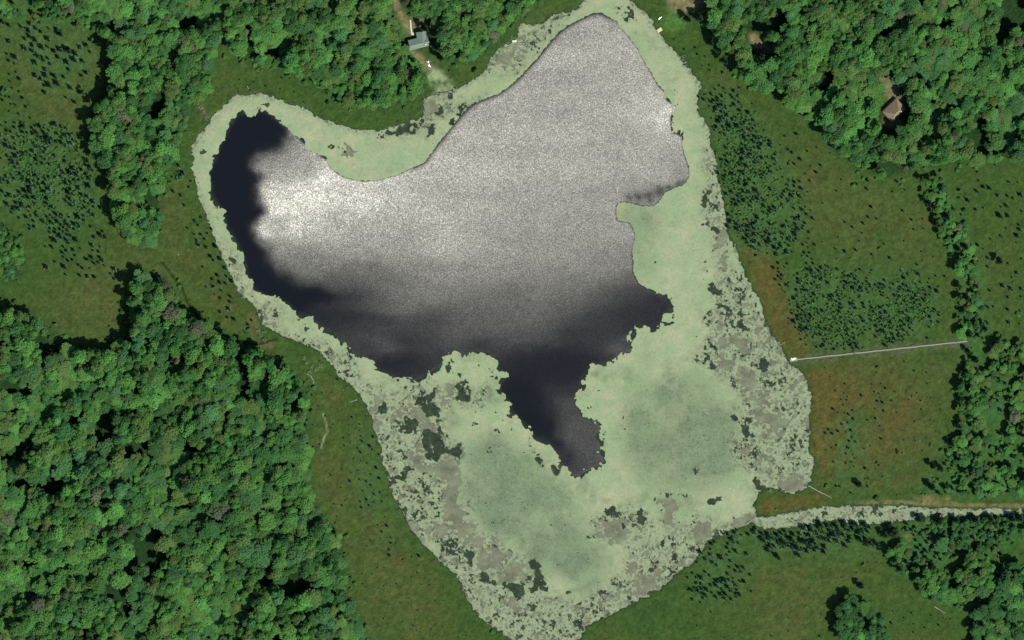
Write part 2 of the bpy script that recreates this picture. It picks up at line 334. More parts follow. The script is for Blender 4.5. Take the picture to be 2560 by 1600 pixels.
def mix(nt, fac, a, b, blend='MIX'):
    n = nt.nodes.new('ShaderNodeMix'); n.data_type = 'RGBA'; n.blend_type = blend
    for k, v in ((0, fac), (6, a), (7, b)):
        if isinstance(v, (int, float)): n.inputs[k].default_value = v
        elif isinstance(v, tuple): n.inputs[k].default_value = (*v, 1)
        else: nt.links.new(v, n.inputs[k])
    return n.outputs[2]

def ramp(nt, fac, stops):
    n = nt.nodes.new('ShaderNodeValToRGB')
    e = n.color_ramp.elements
    while len(e) < len(stops): e.new(.5)
    for k, (p, c) in enumerate(stops):
        e[k].position = p; e[k].color = (*c, 1)
    nt.links.new(fac, n.inputs[0])
    return n.outputs[0]

def geo_pos(nt):
    return nt.nodes.new('ShaderNodeNewGeometry').outputs['Position']

def mesh_object(name, verts, faces, mat, parent=None, smooth=False):
    me = bpy.data.meshes.new(name)
    me.from_pydata([tuple(v) for v in verts], [], [tuple(f) for f in faces])
    if mat: me.materials.append(mat)
    if smooth: me.polygons.foreach_set('use_smooth', [True] * len(me.polygons))
    o = bpy.data.objects.new(name, me); COL.objects.link(o)
    if parent: o.parent = parent
    return o

def fast_mesh(name, verts, tris):
    """Mesh from numpy arrays of vertices and triangles or quads."""
    me = bpy.data.meshes.new(name)
    nv, nf, k = len(verts), len(tris), tris.shape[1]
    me.vertices.add(nv); me.vertices.foreach_set('co', np.ascontiguousarray(verts, np.float32).ravel())
    me.loops.add(nf * k); me.loops.foreach_set('vertex_index', np.ascontiguousarray(tris, np.int32).ravel())
    me.polygons.add(nf)
    me.polygons.foreach_set('loop_start', np.arange(nf, dtype=np.int32) * k)
    me.update(calc_edges=True)
    return me

def link_mesh(name, me, mat, parent=None):
    if mat is not None and not me.materials: me.materials.append(mat)
    o = bpy.data.objects.new(name, me); COL.objects.link(o)
    if parent is not None: o.parent = parent
    return o

def tag(o, label=None, cat=None, group=None, kind=None):
    if label: o['label'] = label
    if cat: o['category'] = cat
    if group: o['group'] = group
    if kind: o['kind'] = kind
    return o

def empty(name, loc=(0, 0, 0), rz=0.0):
    o = bpy.data.objects.new(name, None); COL.objects.link(o)
    o.empty_display_size = .5; o.location = loc; o.rotation_euler = (0, 0, rz)
    return o

# ------------------------------------------------------------------ ground: one sheet with a basin for the lake
WOODS = {   # stands of broadleaf wood, traced by their crowns
    'west': [(150, -60), (160, 30), (215, 60), (272, 95), (288, 140), (280, 190), (262, 240), (240, 270), (232, 330), (238, 375), (258, 400), (275, 440), (276, 480), (292, 520), (305, 560), (322, 600), (350, 618), (380, 615), (395, 590), (395, 540), (402, 480), (430, 400), (455, 330), (478, 270), (520, 220), (528, 150), (545, 105), (560, 60), (575, -60)],
    'cabin': [(575, -60), (560, 60), (575, 110), (625, 148), (700, 168), (780, 198), (840, 238), (880, 262), (960, 262), (1010, 252), (1052, 228), (1060, 200), (1040, 165), (1018, 145), (1000, 120), (1008, 85), (985, 50), (965, 10), (960, -60)],
    'north': [(1000, -60), (1005, 0), (1035, 28), (1080, 50), (1097, 80), (1108, 130), (1125, 150), (1170, 152), (1215, 118), (1268, 62), (1328, 20), (1370, -10), (1390, -60)],
    'east': [(1740, -60), (1760, 0), (1795, 40), (1772, 75), (1805, 110), (1850, 150), (1852, 182), (1885, 215), (1950, 230), (2000, 278), (2062, 320), (2072, 350), (2115, 395), (2190, 435), (2240, 440), (2300, 412), (2400, 405), (2560, 395), (2720, 390), (2720, -60)],
    'south': [(-160, 770), (0, 785), (60, 790), (110, 815), (130, 850), (180, 885), (225, 885), (300, 865), (335, 855), (328, 800), (326, 745), (340, 700), (378, 685), (412, 695), (432, 742), (452, 782), (490, 792), (530, 820), (560, 850), (620, 862), (660, 890), (722, 920), (752, 960), (768, 1000), (762, 1100), (768, 1180), (780, 1260), (815, 1312), (842, 1362), (860, 1440), (872, 1500), (895, 1560), (905, 1600), (900, 1720), (-160, 1720)],
    'far_left': [(-160, 540), (0, 560), (50, 600), (62, 670), (36, 695), (0, 705), (-160, 700)],
}
MIXED = {   # open, mixed growth: shrubs, young trees and spruces
    'bank': [(2395, 860), (2415, 905), (2395, 960), (2402, 1000), (2392, 1080), (2362, 1130), (2342, 1180), (2312, 1220), (2305, 1238), (2720, 1245), (2720, 850), (2560, 860), (2480, 850)],
    'channel': [(2255, 1308), (2420, 1292), (2720, 1288), (2720, 1340), (2560, 1350), (2470, 1400), (2400, 1350), (2290, 1345)],
    'copse': [(2222, 1372), (2290, 1345), (2400, 1352), (2480, 1400), (2505, 1450), (2480, 1490), (2400, 1505), (2335, 1500), (2282, 1452), (2232, 1420)],
    'corner': [(2500, 1412), (2720, 1400), (2720, 1720), (2440, 1720), (2432, 1545), (2480, 1500)],
    'hedge': [(2300, 450), (2330, 520), (2350, 590), (2385, 625), (2400, 690), (2400, 760), (2395, 860), (2470, 860), (2462, 780), (2450, 700), (2440, 630), (2410, 560), (2380, 500), (2350, 440)],
    'clump': [(2092, 1520), (2130, 1495), (2175, 1515), (2205, 1560), (2215, 1610), (2120, 1610), (2092, 1570)],
    'upper': [(-160, -60), (150, -60), (160, 30), (215, 60), (272, 95), (200, 75), (120, 50), (0, 42), (-160, 40)],
}
wood_all = blur(np.max([raster(p) for p in WOODS.values()], axis=0), 12)
mix_all = blur(np.max([raster(p) for p in MIXED.values()], axis=0), 14)
brown = blur(np.max([raster(p) for p in (
    [(1850, 606), (1888, 612), (1947, 665), (1964, 731), (2007, 817), (2027, 860), (2018, 892), (1964, 885), (1934, 831), (1911, 781), (1888, 725), (1861, 659)],
    [(2010, 918), (2080, 930), (2110, 960), (2090, 1000), (2110, 1080), (2085, 1130), (2050, 1185), (2030, 1120), (2024, 1010)],
    [(1900, 1240), (1990, 1240), (2060, 1235), (2080, 1255), (1990, 1275), (1900, 1290)])], axis=0), 12)
brown2 = blur(np.max([raster(p) for p in (
    [(2000, 340), (2080, 400), (2200, 470), (2340, 520), (2390, 600), (2380, 660), (2240, 650), (2100, 640), (2020, 560), (1960, 440)],
    [(2040, 930), (2390, 890), (2400, 1000), (2360, 1120), (2300, 1220), (2200, 1220), (2060, 1190)],
    [(1900, 1400), (2180, 1390), (2200, 1440), (2120, 1500), (2060, 1600), (1880, 1600), (1870, 1480)],
    [(760, 920), (840, 960), (930, 1100), (960, 1240), (1080, 1420), (1160, 1600), (940, 1600), (860, 1400), (790, 1260), (775, 1060)],
    [(400, 470), (460, 480), (560, 700), (640, 800), (600, 830), (450, 740), (300, 690), (200, 640), (330, 620)],
    [(0, 90), (150, 60), (260, 110), (240, 250), (180, 300), (60, 260)],
    [(0, 760), (100, 740), (260, 640), (320, 700), (300, 860), (150, 830)],
    [(60, 220), (200, 300), (230, 340), (180, 320), (60, 300)])], axis=0), 30)
sand = np.max([blur(raster(p), 3) for p in (
    [(968, -40), (990, -20), (1002, 22), (1022, 48), (1060, 48), (1072, 70), (1068, 84), (1022, 88), (1012, 70), (996, 40), (980, 10)],
    [(1016, 124), (1042, 126), (1062, 145), (1078, 160), (1088, 180), (1070, 190), (1052, 170), (1036, 150)],
    [(2196, 185), (2212, 190), (2240, 215), (2244, 240), (2262, 262), (2262, 275), (2228, 270), (2218, 240), (2220, 215)],
    [(2208, 290), (2250, 296), (2262, 300), (2250, 318), (2222, 320), (2205, 305)],
    [(1660, -30), (1770, -30), (1758, 22), (1718, 30), (1674, 28)],
    [(1868, 80), (1898, 88), (1936, 128), (1924, 144), (1880, 122)], [(2194, 190), (2216, 182), (2250, 225), (2262, 262), (2226, 262), (2212, 232)],
    [(1758, 42), (1775, 40), (1772, 56), (1760, 54)], [(2262, 1338), (2275, 1338), (2278, 1350), (2266, 1350)])], axis=0)
road = np.max([stroke([(2090, 1257), (2200, 1256), (2290, 1258), (2400, 1262), (2560, 1264), (2760, 1266)], 11) * sstep(2080, 2260, GX),
               blur(raster([(2285, 1244), (2330, 1238), (2380, 1246), (2370, 1256), (2300, 1254)]), 4) * .9], axis=0)
lawn = np.max([blur(raster(p), 6) for p in ([(1672, 24), (1712, 26), (1720, 72), (1672, 84), (1650, 60)], [(2190, 235), (2216, 238), (2218, 262), (2204, 282), (2188, 262)], [(1000, 40), (1018, 60), (1018, 92), (1000, 90)])], axis=0)
pale = blur(raster([(1060, 190), (1092, 164), (1124, 196), (1138, 226), (1100, 244), (1078, 212)]), 6)
muddy = blur(np.max([raster(p) for p in ([(612, 765), (632, 765), (650, 830), (640, 860), (620, 800)], [(1630, 60), (1642, 70), (1662, 98), (1652, 100)], [(640, 845), (690, 855), (680, 875), (640, 865)], [(488, 250), (512, 262), (524, 300), (500, 292)])], axis=0), 4)
trail = stroke([(806, 1033), (814, 1055), (819, 1079), (808, 1100), (803, 1122)], 3.2) * .8
track = stroke([(1985, 902), (2418, 856)], 26)
stream = stroke(STREAM, 4.5)

def lin(r, g, b):
    return np.array([((c / 255) / 12.92 if c / 255 <= .04045 else ((c / 255 + .055) / 1.055) ** 2.4) for c in (r, g, b)])
LIT = 1.96                                        # light falling on level ground; turns picture tones into surface colours
def alb(r, g, b): return lin(r, g, b) / LIT

def lay(c, w, col):
    w = np.clip(w, 0, 1)[..., None]
    return c * (1 - w) + w * np.asarray(col)
GC = np.zeros((NY, NX, 3)) + alb(72, 96, 46)
GC = lay(GC, sstep(-.3, .7, N6) * .6, alb(66, 95, 46))
GC = lay(GC, sstep(-.2, .8, NBIG + .4 * N5) * .55, alb(84, 98, 50))
GC = lay(GC, brown2 * (.5 + .4 * N6 + .2 * N2), alb(88, 100, 54))
GC = lay(GC, brown2 * sstep(.0, .8, fbm(50, 51, 4)) * .5, alb(98, 94, 54))
GC = lay(GC, blur(raster([(2030, 925), (2250, 900), (2300, 1000), (2260, 1130), (2180, 1200), (2050, 1190)]), 40) * (.55 + .5 * N6), alb(100, 92, 52))
GC = lay(GC, brown * (.85 + .3 * N5), alb(102, 94, 50))
ZONE_GREEN = blur(np.max([raster(p) for p in (
    [(0, 340), (60, 310), (150, 320), (205, 345), (235, 420), (250, 520), (200, 560), (170, 620), (130, 600), (80, 560), (0, 540)],
    [(1758, 235), (1800, 215), (1862, 262), (1900, 330), (1962, 402), (1992, 470), (2012, 580), (1965, 620), (1905, 640), (1850, 600), (1826, 560), (1820, 500), (1802, 400), (1775, 320)],
    [(1962, 702), (2000, 668), (2050, 660), (2100, 682), (2150, 690), (2215, 672), (2270, 684), (2322, 712), (2346, 770), (2336, 826), (2290, 850), (2200, 862), (2120, 872), (2050, 882), (2012, 850), (1990, 800), (1975, 745)],
    [(870, 1080), (930, 1060), (945, 1150), (970, 1240), (1020, 1320), (930, 1330), (900, 1230)], [(1770, 1380), (1840, 1330), (2220, 1320), (2220, 1380), (1920, 1390), (1880, 1400), (1840, 1500), (1720, 1490)],
    [(0, 45), (110, 50), (255, 130), (250, 190), (170, 250), (70, 160)], [(2080, 1060), (2170, 1030), (2180, 1180), (2200, 1240), (2090, 1230)])], axis=0), 26)
DENSE = blur(np.max([raster(p) for p in ([(20, 360), (150, 350), (210, 380), (225, 500), (150, 560), (60, 520)], [(1790, 260), (1850, 280), (1940, 410), (1980, 560), (1900, 610), (1835, 540), (1815, 420)], [(1990, 710), (2060, 690), (2300, 710), (2320, 800), (2200, 845), (2050, 855), (2000, 790)])], axis=0), 34)
shore_green = np.clip(blur(raster(LAKE), 14) * 2.2, 0, 1) * (1 - brown * .5)
GC = lay(GC, shore_green * .45 * (.7 + .5 * N5), alb(66, 98, 52))
near_wood = np.clip(blur(np.maximum(wood_all, mix_all * .8), 26) * 1.5, 0, 1)
GC = lay(GC, ZONE_GREEN * (.65 + .5 * N5), alb(78, 110, 62))
GC = lay(GC, near_wood * (.42 + .5 * N5), alb(68, 106, 54))
GC = lay(GC, wood_all * 1.0, alb(44, 72, 40))
GC = lay(GC, mix_all * (.4 + .5 * N5), alb(70, 118, 64))
GC = lay(GC, sstep(.15, .8, N5) * .25, alb(58, 78, 38))
GC = lay(GC, lawn * .9, alb(88, 128, 62))
GC = lay(GC, track * (.35 + .35 * N5), alb(102, 104, 82))
GC = lay(GC, sand * (.9 + .25 * N2), alb(142, 134, 98))
GC = lay(GC, road * (.85 + .4 * N2), alb(132, 124, 82))
GC = lay(GC, pale * (.75 + .6 * N2), alb(152, 168, 126))
GC = lay(GC, muddy * (.35 + .4 * N2), alb(118, 104, 74))
GC = lay(GC, trail, alb(160, 165, 130))
GC = lay(GC, stream * .9, alb(26, 38, 26))
GC = np.clip(GC * (1 + .20 * N3 + .15 * NWHITE + .10 * N2)[..., None], .004, .8)
GC = lay(GC, sstep(.42, .6, lake_f), alb(74, 76, 58))

basin = -1.1 * sstep(.36, .52, lake_f)
def grid_mesh(name, step, keep=None, zf=None, attrs=(), color=None):
    k = step // STEP
    gx = GX[::k, ::k]; gy = GY[::k, ::k]
    h, w = gx.shape
    x, y = ground(gx, gy)
    z = zf[::k, ::k] if isinstance(zf, np.ndarray) else np.full(gx.shape, zf)
    v = np.stack([x, y, z], -1).reshape(-1, 3)
    idx = np.arange(h * w).reshape(h, w)
    q = np.stack([idx[1:, :-1], idx[1:, 1:], idx[:-1, 1:], idx[:-1, :-1]], -1)
    if keep is not None:
        kk = keep[::k, ::k]
        q = q[kk[1:, :-1] | kk[1:, 1:] | kk[:-1, 1:] | kk[:-1, :-1]]
        used, inv = np.unique(q, return_inverse=True)
        v = v[used]; q = inv.reshape(-1, 4)
    else:
        q = q.reshape(-1, 4); used = np.arange(h * w)
    me = fast_mesh(name, v, q)
    for an, f in attrs:
        a = me.attributes.new(an, 'FLOAT', 'POINT'); a.data.foreach_set('value', f[::k, ::k].reshape(-1)[used].astype(np.float32))
    if color is not None:
        a = me.attributes.new('tint', 'FLOAT_COLOR', 'POINT')
        c = np.concatenate([color[::k, ::k].reshape(-1, 3)[used], np.ones((len(used), 1))], 1)
        a.data.foreach_set('color', c.astype(np.float32).ravel())
    return me

mt, nt, bs = nodes('meadow_sedge')
at = add(nt, 'ShaderNodeAttribute', attribute_name='tint')
p = geo_pos(nt)
n1 = noise(nt, .9, 4, .7, p); n2 = noise(nt, .22, 3, .6, p)
f = math_node(nt, 'MULTIPLY_ADD', n1.outputs[0], 1.3); nt.nodes[-1].inputs[2].default_value = .36
f2 = math_node(nt, 'MULTIPLY_ADD', n2.outputs[0], .7); nt.nodes[-1].inputs[2].default_value = .65
c = mix(nt, 1.0, at.outputs['Color'], f, 'MULTIPLY'); c = mix(nt, 1.0, c, f2, 'MULTIPLY')
nt.links.new(c, bs.inputs['Base Color']); bs.inputs['Roughness'].default_value = 1.0; bs.inputs['Specular IOR Level'].default_value = .05
bp = add(nt, 'ShaderNodeBump'); bp.inputs['Strength'].default_value = .5; bp.inputs['Distance'].default_value = .5
nt.links.new(n1.outputs[0], bp.inputs['Height']); nt.links.new(bp.outputs[0], bs.inputs['Normal'])
MEADOW = mt
go = link_mesh('ground', grid_mesh('ground', 4, zf=basin + .06 * N5, color=GC), MEADOW)
tag(go, kind='structure')
# the land goes on round about
mt, nt, bs = nodes('outlying_land')
p = geo_pos(nt); n = noise(nt, .01, 6, .65, p)
nt.links.new(ramp(nt, n.outputs[0], [(.35, (.03, .075, .025)), (.55, (.045, .07, .02)), (.7, (.06, .065, .022))]), bs.inputs['Base Color'])
bs.inputs['Roughness'].default_value = 1.0; bs.inputs['Specular IOR Level'].default_value = .05
S = 9000
ol = mesh_object('outlying_ground', [(-S, -S, -2.5), (S, -S, -2.5), (S, S, -2.5), (-S, S, -2.5)], [(0, 1, 2, 3)], mt)
tag(ol, kind='structure')

# ------------------------------------------------------------------ lake water: calm or ruffled by the wind
mt, nt, bs = nodes('lake_water')
p = geo_pos(nt)
ar = add(nt, 'ShaderNodeAttribute', attribute_name='waves')
ash = add(nt, 'ShaderNodeAttribute', attribute_name='shallow')
nf = noise(nt, 2.3, 1, .8, p)
nm = noise(nt, .9, 2, .7, p)
shc = ramp(nt, noise(nt, .25, 5, .7, p).outputs[0], [(.36, (.012, .020, .010)), (.5, (.020, .031, .014)), (.64, (.036, .046, .024))])
base = mix(nt, ash.outputs['Fac'], (.0008, .0016, .0035), shc)
nt.links.new(base, bs.inputs['Base Color'])
bs.inputs['IOR'].default_value = 1.33
# wave slope -> roughness
vr = math_node(nt, 'MULTIPLY_ADD', nf.outputs[0], .8); nt.nodes[-1].inputs[2].default_value = .60
nt.links.new(math_node(nt, 'MULTIPLY', ar.outputs['Fac'], vr), bs.inputs['Roughness'])
# wavelets tilt the surface a little
sub = add(nt, 'ShaderNodeVectorMath', operation='SUBTRACT'); nt.links.new(nf.outputs[1], sub.inputs[0]); sub.inputs[1].default_value = (.5, .5, .5)
sub2 = add(nt, 'ShaderNodeVectorMath', operation='SUBTRACT'); nt.links.new(nm.outputs[1], sub2.inputs[0]); sub2.inputs[1].default_value = (.5, .5, .5)
ad = add(nt, 'ShaderNodeVectorMath', operation='ADD'); nt.links.new(sub.outputs[0], ad.inputs[0]); nt.links.new(sub2.outputs[0], ad.inputs[1])
mul = add(nt, 'ShaderNodeVectorMath', operation='MULTIPLY'); nt.links.new(ad.outputs[0], mul.inputs[0]); mul.inputs[1].default_value = (1, 1, 0)
amp = math_node(nt, 'MULTIPLY', math_node(nt, 'POWER', ar.outputs['Fac'], 2.0), 1.9)
sc = add(nt, 'ShaderNodeVectorMath', operation='SCALE'); nt.links.new(mul.outputs[0], sc.inputs[0]); nt.links.new(amp, sc.inputs['Scale'])
up = add(nt, 'ShaderNodeVectorMath', operation='ADD'); nt.links.new(sc.outputs[0], up.inputs[0]); up.inputs[1].default_value = (0, 0, 1)
nr = add(nt, 'ShaderNodeVectorMath', operation='NORMALIZE'); nt.links.new(up.outputs[0], nr.inputs[0])
nt.links.new(nr.outputs[0], bs.inputs['Normal'])
WATER = mt
shallow = np.clip(1.1 - 1.25 * blur(raster(OPEN), 10), 0, 1)
keep = lake_m > .15
# a steeper sea spreads the sun's mirror image wider: slope of the waves for each degree of ruffling
rv = np.clip(ruffle * sstep(.3, .8, open_m), 0, 1)
glow = .455 * rv ** 1.25 + .42 * np.clip(rv - .74, 0, 1) + .0009
gx_, gy_ = ground(GX, GY); vw = CAM - np.stack([gx_, gy_, np.zeros_like(gx_)], -1); vw /= np.linalg.norm(vw, axis=-1)[..., None]
hv = vw + np.array(SUN_DIR); hz = hv[..., 2] / np.linalg.norm(hv, axis=-1)      # tilt of the facet that mirrors the sun
TT = 1 / hz ** 2 - 1; CC = .00715
glow = np.minimum(glow, .9 * CC / (4 * TT))
bq = CC - 2 * glow * TT
waves = np.sqrt(np.sqrt((bq - np.sqrt(np.maximum(bq * bq - 4 * glow ** 2 * TT ** 2, 0))) / (2 * glow)))
wo = link_mesh('lake_water', grid_mesh('lake_water', 4, keep=keep, zf=-.30, attrs=(('waves', waves), ('shallow', shallow))), WATER)
tag(wo, kind='structure')

# ------------------------------------------------------------------ floating mats, cut out of the survey grid along the outline of each field
def cut_sheet(name, f, z, attrs=()):
    """Triangles of the part of the grid where f > 0, clipped along f = 0."""
    x, y = ground(GX, GY)
    idx = np.arange(NX * NY).reshape(NY, NX)
    a, b, c, d = idx[:-1, :-1].ravel(), idx[:-1, 1:].ravel(), idx[1:, 1:].ravel(), idx[1:, :-1].ravel()
    T = np.concatenate([np.stack([a, d, c], 1), np.stack([a, c, b], 1)])
    F = f.ravel(); X = x.ravel(); Y = y.ravel()
    s = (F[T] > 0)
    n = s.sum(1)
    P = np.stack([X, Y], 1)
    full = T[n == 3]
    out_pts = []; tris = []
    base = NX * NY
    def cutpt(i, j):
        t = F[i] / (F[i] - F[j])
        return P[i] + (P[j] - P[i]) * t[:, None]
    extra = []; etri = []
    off = base
    for cnt in (1, 2):
        tt = T[n == cnt]; ss = s[n == cnt]
        lone = np.argmax(ss == (cnt == 1), axis=1)
        r = np.arange(len(tt))
        i0 = tt[r, lone]; i1 = tt[r, (lone + 1) % 3]; i2 = tt[r, (lone + 2) % 3]
        p1 = cutpt(i0, i1); p2 = cutpt(i0, i2)
        k1 = off + np.arange(len(tt)); k2 = k1 + len(tt); off += 2 * len(tt)
        extra += [p1, p2]
        if cnt == 1:
            etri.append(np.stack([i0, k1, k2], 1))
        else:
            etri.append(np.stack([k1, i1, i2], 1)); etri.append(np.stack([k1, i2, k2], 1))
    allp = np.concatenate([P] + extra)
    allt = np.concatenate([full] + etri)
    used, inv = np.unique(allt, return_inverse=True)
    v = np.concatenate([allp[used], np.full((len(used), 1), z)], 1)
    me = fast_mesh(name, v, inv.reshape(-1, 3))
    for an, fa in attrs:
        vals = np.zeros(len(allp), np.float32); vals[:base] = fa.ravel()
        # clipped points take the value of their neighbour
        px = allp[base:]
        if len(px):
            vals[base:] = np.concatenate([fa.ravel()[T[n == 1][np.arange((n == 1).sum()), np.argmax(s[n == 1], 1)]]] * 2 + [fa.ravel()[T[n == 2][np.arange((n == 2).sum()), np.argmax(~s[n == 2], 1)]]] * 2)
        at_ = me.attributes.new(an, 'FLOAT', 'POINT'); at_.data.foreach_set('value', vals[used])
    return me

mt, nt, bs = nodes('duckweed')
p = geo_pos(nt)
a1 = add(nt, 'ShaderNodeAttribute', attribute_name='sparse')
a2 = add(nt, 'ShaderNodeAttribute', attribute_name='dirty')
n1 = noise(nt, .05, 5, .65, p); n2 = noise(nt, .7, 3, .7, p); n3 = noise(nt, .02, 4, .6, p)
n4 = noise(nt, .17, 6, .70, p); n5 = noise(nt, .95, 3, .9, p); n6 = noise(nt, .05, 5, .75, p)
c = ramp(nt, n1.outputs[0], [(.32, tuple(alb(156, 180, 134))), (.5, tuple(alb(170, 185, 143))), (.66, tuple(alb(186, 191, 151)))])
# sparse mats: the dark water shines through the loose leaves
lev = math_node(nt, 'MULTIPLY_ADD', n6.outputs[0], 1.7); nt.nodes[-1].inputs[2].default_value = -.10
sp_ = math_node(nt, 'MULTIPLY', a1.outputs['Fac'], lev, True)
c = mix(nt, sp_, c, tuple(alb(124, 143, 111)))
sp2 = math_node(nt, 'MULTIPLY', sp_, math_node(nt, 'MULTIPLY', math_node(nt, 'SUBTRACT', n5.outputs[0], .45), 6.0, True), True)
c = mix(nt, math_node(nt, 'MULTIPLY', sp2, .62), c, tuple(alb(88, 106, 80)))
# broken mats: old grey weed, stems and mud among the leaves
dcol = ramp(nt, n4.outputs[0], [(.37, tuple(alb(78, 90, 66))), (.42, tuple(alb(130, 138, 112))), (.46, tuple(alb(166, 182, 144))), (.51, tuple(alb(162, 175, 138))), (.545, tuple(alb(142, 144, 121))), (.60, tuple(alb(122, 128, 104))), (.66, tuple(alb(84, 92, 70)))])
c = mix(nt, math_node(nt, 'MULTIPLY', a2.outputs['Fac'], .9, True), c, dcol)
nd = noise(nt, .09, 5, .7, p); nd.inputs['Distortion'].default_value = 2.5
f0 = math_node(nt, 'MULTIPLY_ADD', nd.outputs[0], .44); nt.nodes[-1].inputs[2].default_value = .78
c = mix(nt, 1.0, c, f0, 'MULTIPLY')
ae = add(nt, 'ShaderNodeAttribute', attribute_name='rim')
c = mix(nt, math_node(nt, 'MULTIPLY', ae.outputs['Fac'], .8, True), c, tuple(alb(112, 124, 94)))
f = math_node(nt, 'MULTIPLY_ADD', n2.outputs[0], .56); nt.nodes[-1].inputs[2].default_value = .72
c = mix(nt, 1.0, c, f, 'MULTIPLY')
nt.links.new(c, bs.inputs['Base Color']); bs.inputs['Roughness'].default_value = .8; bs.inputs['Specular IOR Level'].default_value = .15
WEED = mt
we = link_mesh('duckweed', cut_sheet('duckweed', weed_f, -.27, (('sparse', np.clip(tl, 0, 1)), ('rim', np.clip(1 - weed_f / .16, 0, 1) * np.clip(np.maximum(mottle, hb * 1.5), 0, 1) * .9), ('dirty', np.clip(np.maximum(mottle, SHOREBAND * .85), 0, 1)))), WEED)
tag(we, 'pale green duckweed mats floating round the dark open water', 'duckweed', kind='stuff')

mt, nt, bs = nodes('mud')
p = geo_pos(nt)
n1 = noise(nt, .12, 5, .7, p); n2 = noise(nt, .9, 3, .7, p)
c = ramp(nt, n1.outputs[0], [(.32, tuple(alb(106, 112, 90))), (.5, tuple(alb(131, 134, 110))), (.68, tuple(alb(146, 156, 126)))])
f = math_node(nt, 'MULTIPLY_ADD', n2.outputs[0], .5); nt.nodes[-1].inputs[2].default_value = .75
c = mix(nt, 1.0, c, f, 'MULTIPLY')
nt.links.new(c, bs.inputs['Base Color']); bs.inputs['Roughness'].default_value = .85; bs.inputs['Specular IOR Level'].default_value = .15
mu = link_mesh('mud', cut_sheet('mud', mud_f, -.255), mt)
tag(mu, 'grey brown mud and rotting weed lying between duckweed mats', 'mud', kind='stuff')

# ------------------------------------------------------------------ plants: prototypes
def leaf_material(name, col, spread=.24, hue=.010, sat=1.0, glow=.48):
    mt, nt, bs = nodes(name)
    oi = add(nt, 'ShaderNodeObjectInfo'); at = add(nt, 'ShaderNodeAttribute', attribute_name='leaf')
    n = noise(nt, .16, 2, .6, geo_pos(nt))
    v = math_node(nt, 'MULTIPLY_ADD', at.outputs['Fac'], spread * 1.6); nt.nodes[-1].inputs[2].default_value = 1 - spread * .8
    v2 = math_node(nt, 'MULTIPLY_ADD', oi.outputs['Random'], .40); nt.nodes[-1].inputs[2].default_value = .80
    v3 = math_node(nt, 'MULTIPLY_ADD', n.outputs[0], .9); nt.nodes[-1].inputs[2].default_value = .55
    hs = add(nt, 'ShaderNodeHueSaturation'); hs.inputs['Color'].default_value = (*col, 1); hs.inputs['Saturation'].default_value = sat
    h = math_node(nt, 'MULTIPLY_ADD', oi.outputs['Random'], hue * 2); nt.nodes[-1].inputs[2].default_value = .5 - hue
    nt.links.new(h, hs.inputs['Hue'])
    nt.links.new(math_node(nt, 'MULTIPLY', math_node(nt, 'MULTIPLY', v, v2), v3), hs.inputs['Value'])
    nt.links.new(hs.outputs[0], bs.inputs['Base Color'])
    bs.inputs['Roughness'].default_value = .75; bs.inputs['Specular IOR Level'].default_value = .12
    tr = add(nt, 'ShaderNodeBsdfTranslucent'); ms = add(nt, 'ShaderNodeMixShader'); ms.inputs[0].default_value = glow
    nt.links.new(hs.outputs[0], tr.inputs[0]); nt.links.new(bs.outputs[0], ms.inputs[1]); nt.links.new(tr.outputs[0], ms.inputs[2])
    nt.links.new(ms.outputs[0], nt.nodes['Material Output'].inputs['Surface'])
    return mt

TONES = [('mid green', (.086, .215, .054)), ('bright green', (.112, .270, .062)), ('deep green', (.056, .155, .047)), ('olive green', (.116, .205, .056)), ('bluish green', (.080, .195, .070)), ('greyish brown', (.125, .150, .085))]
TONE_W = [.30, .24, .13, .20, .10, .02]
TREE_MAT = [leaf_material('leaves_' + t.replace(' ', '_'), c) for t, c in TONES]
SP_TONES = [('dark green', (.046, .100, .046)), ('mid green', (.090, .176, .080)), ('pale green', (.140, .235, .115))]
SP_MAT = [leaf_material('needles_' + t.replace(' ', '_'), c, .4, .01, 1.0, .6) for t, c in SP_TONES]
def bark_material(name, col):
    mt, nt, bs = nodes(name)
    n = noise(nt, 3.0, 4, .7, geo_pos(nt))
    f = math_node(nt, 'MULTIPLY_ADD', n.outputs[0], .9); nt.nodes[-1].inputs[2].default_value = .55
    nt.links.new(mix(nt, 1.0, col, f, 'MULTIPLY'), bs.inputs['Base Color']); bs.inputs['Roughness'].default_value = .9
    return mt
BARK = bark_material('bark', (.09, .075, .06))
DEADWOOD = bark_material('weathered_wood', (.34, .33, .29))

ICO_V, ICO_F = None, None
def ico():
    global ICO_V, ICO_F
    if ICO_V is None:
        bm = bmesh.new(); bmesh.ops.create_icosphere(bm, subdivisions=1, radius=1.0)
        bm.verts.ensure_lookup_table()
        ICO_V = np.array([v.co[:] for v in bm.verts]); ICO_F = np.array([[v.index for v in f.verts] for f in bm.faces]); bm.free()
    return ICO_V, ICO_F

class Soup:
    def __init__(s): s.v = []; s.f = []; s.a = []; s.n = 0
    def add(s, v, f, a):
        s.v.append(np.asarray(v, float)); s.f.append(np.asarray(f, int) + s.n); s.a.append(np.broadcast_to(np.asarray(a, float), (len(v),))); s.n += len(v)
    def mesh(s, name, mat=None):
        me = fast_mesh(name, np.concatenate(s.v), np.concatenate(s.f))
        at = me.attributes.new('leaf', 'FLOAT', 'POINT'); at.data.foreach_set('value', np.concatenate(s.a).astype(np.float32))
        if mat: me.materials.append(mat)
        return me

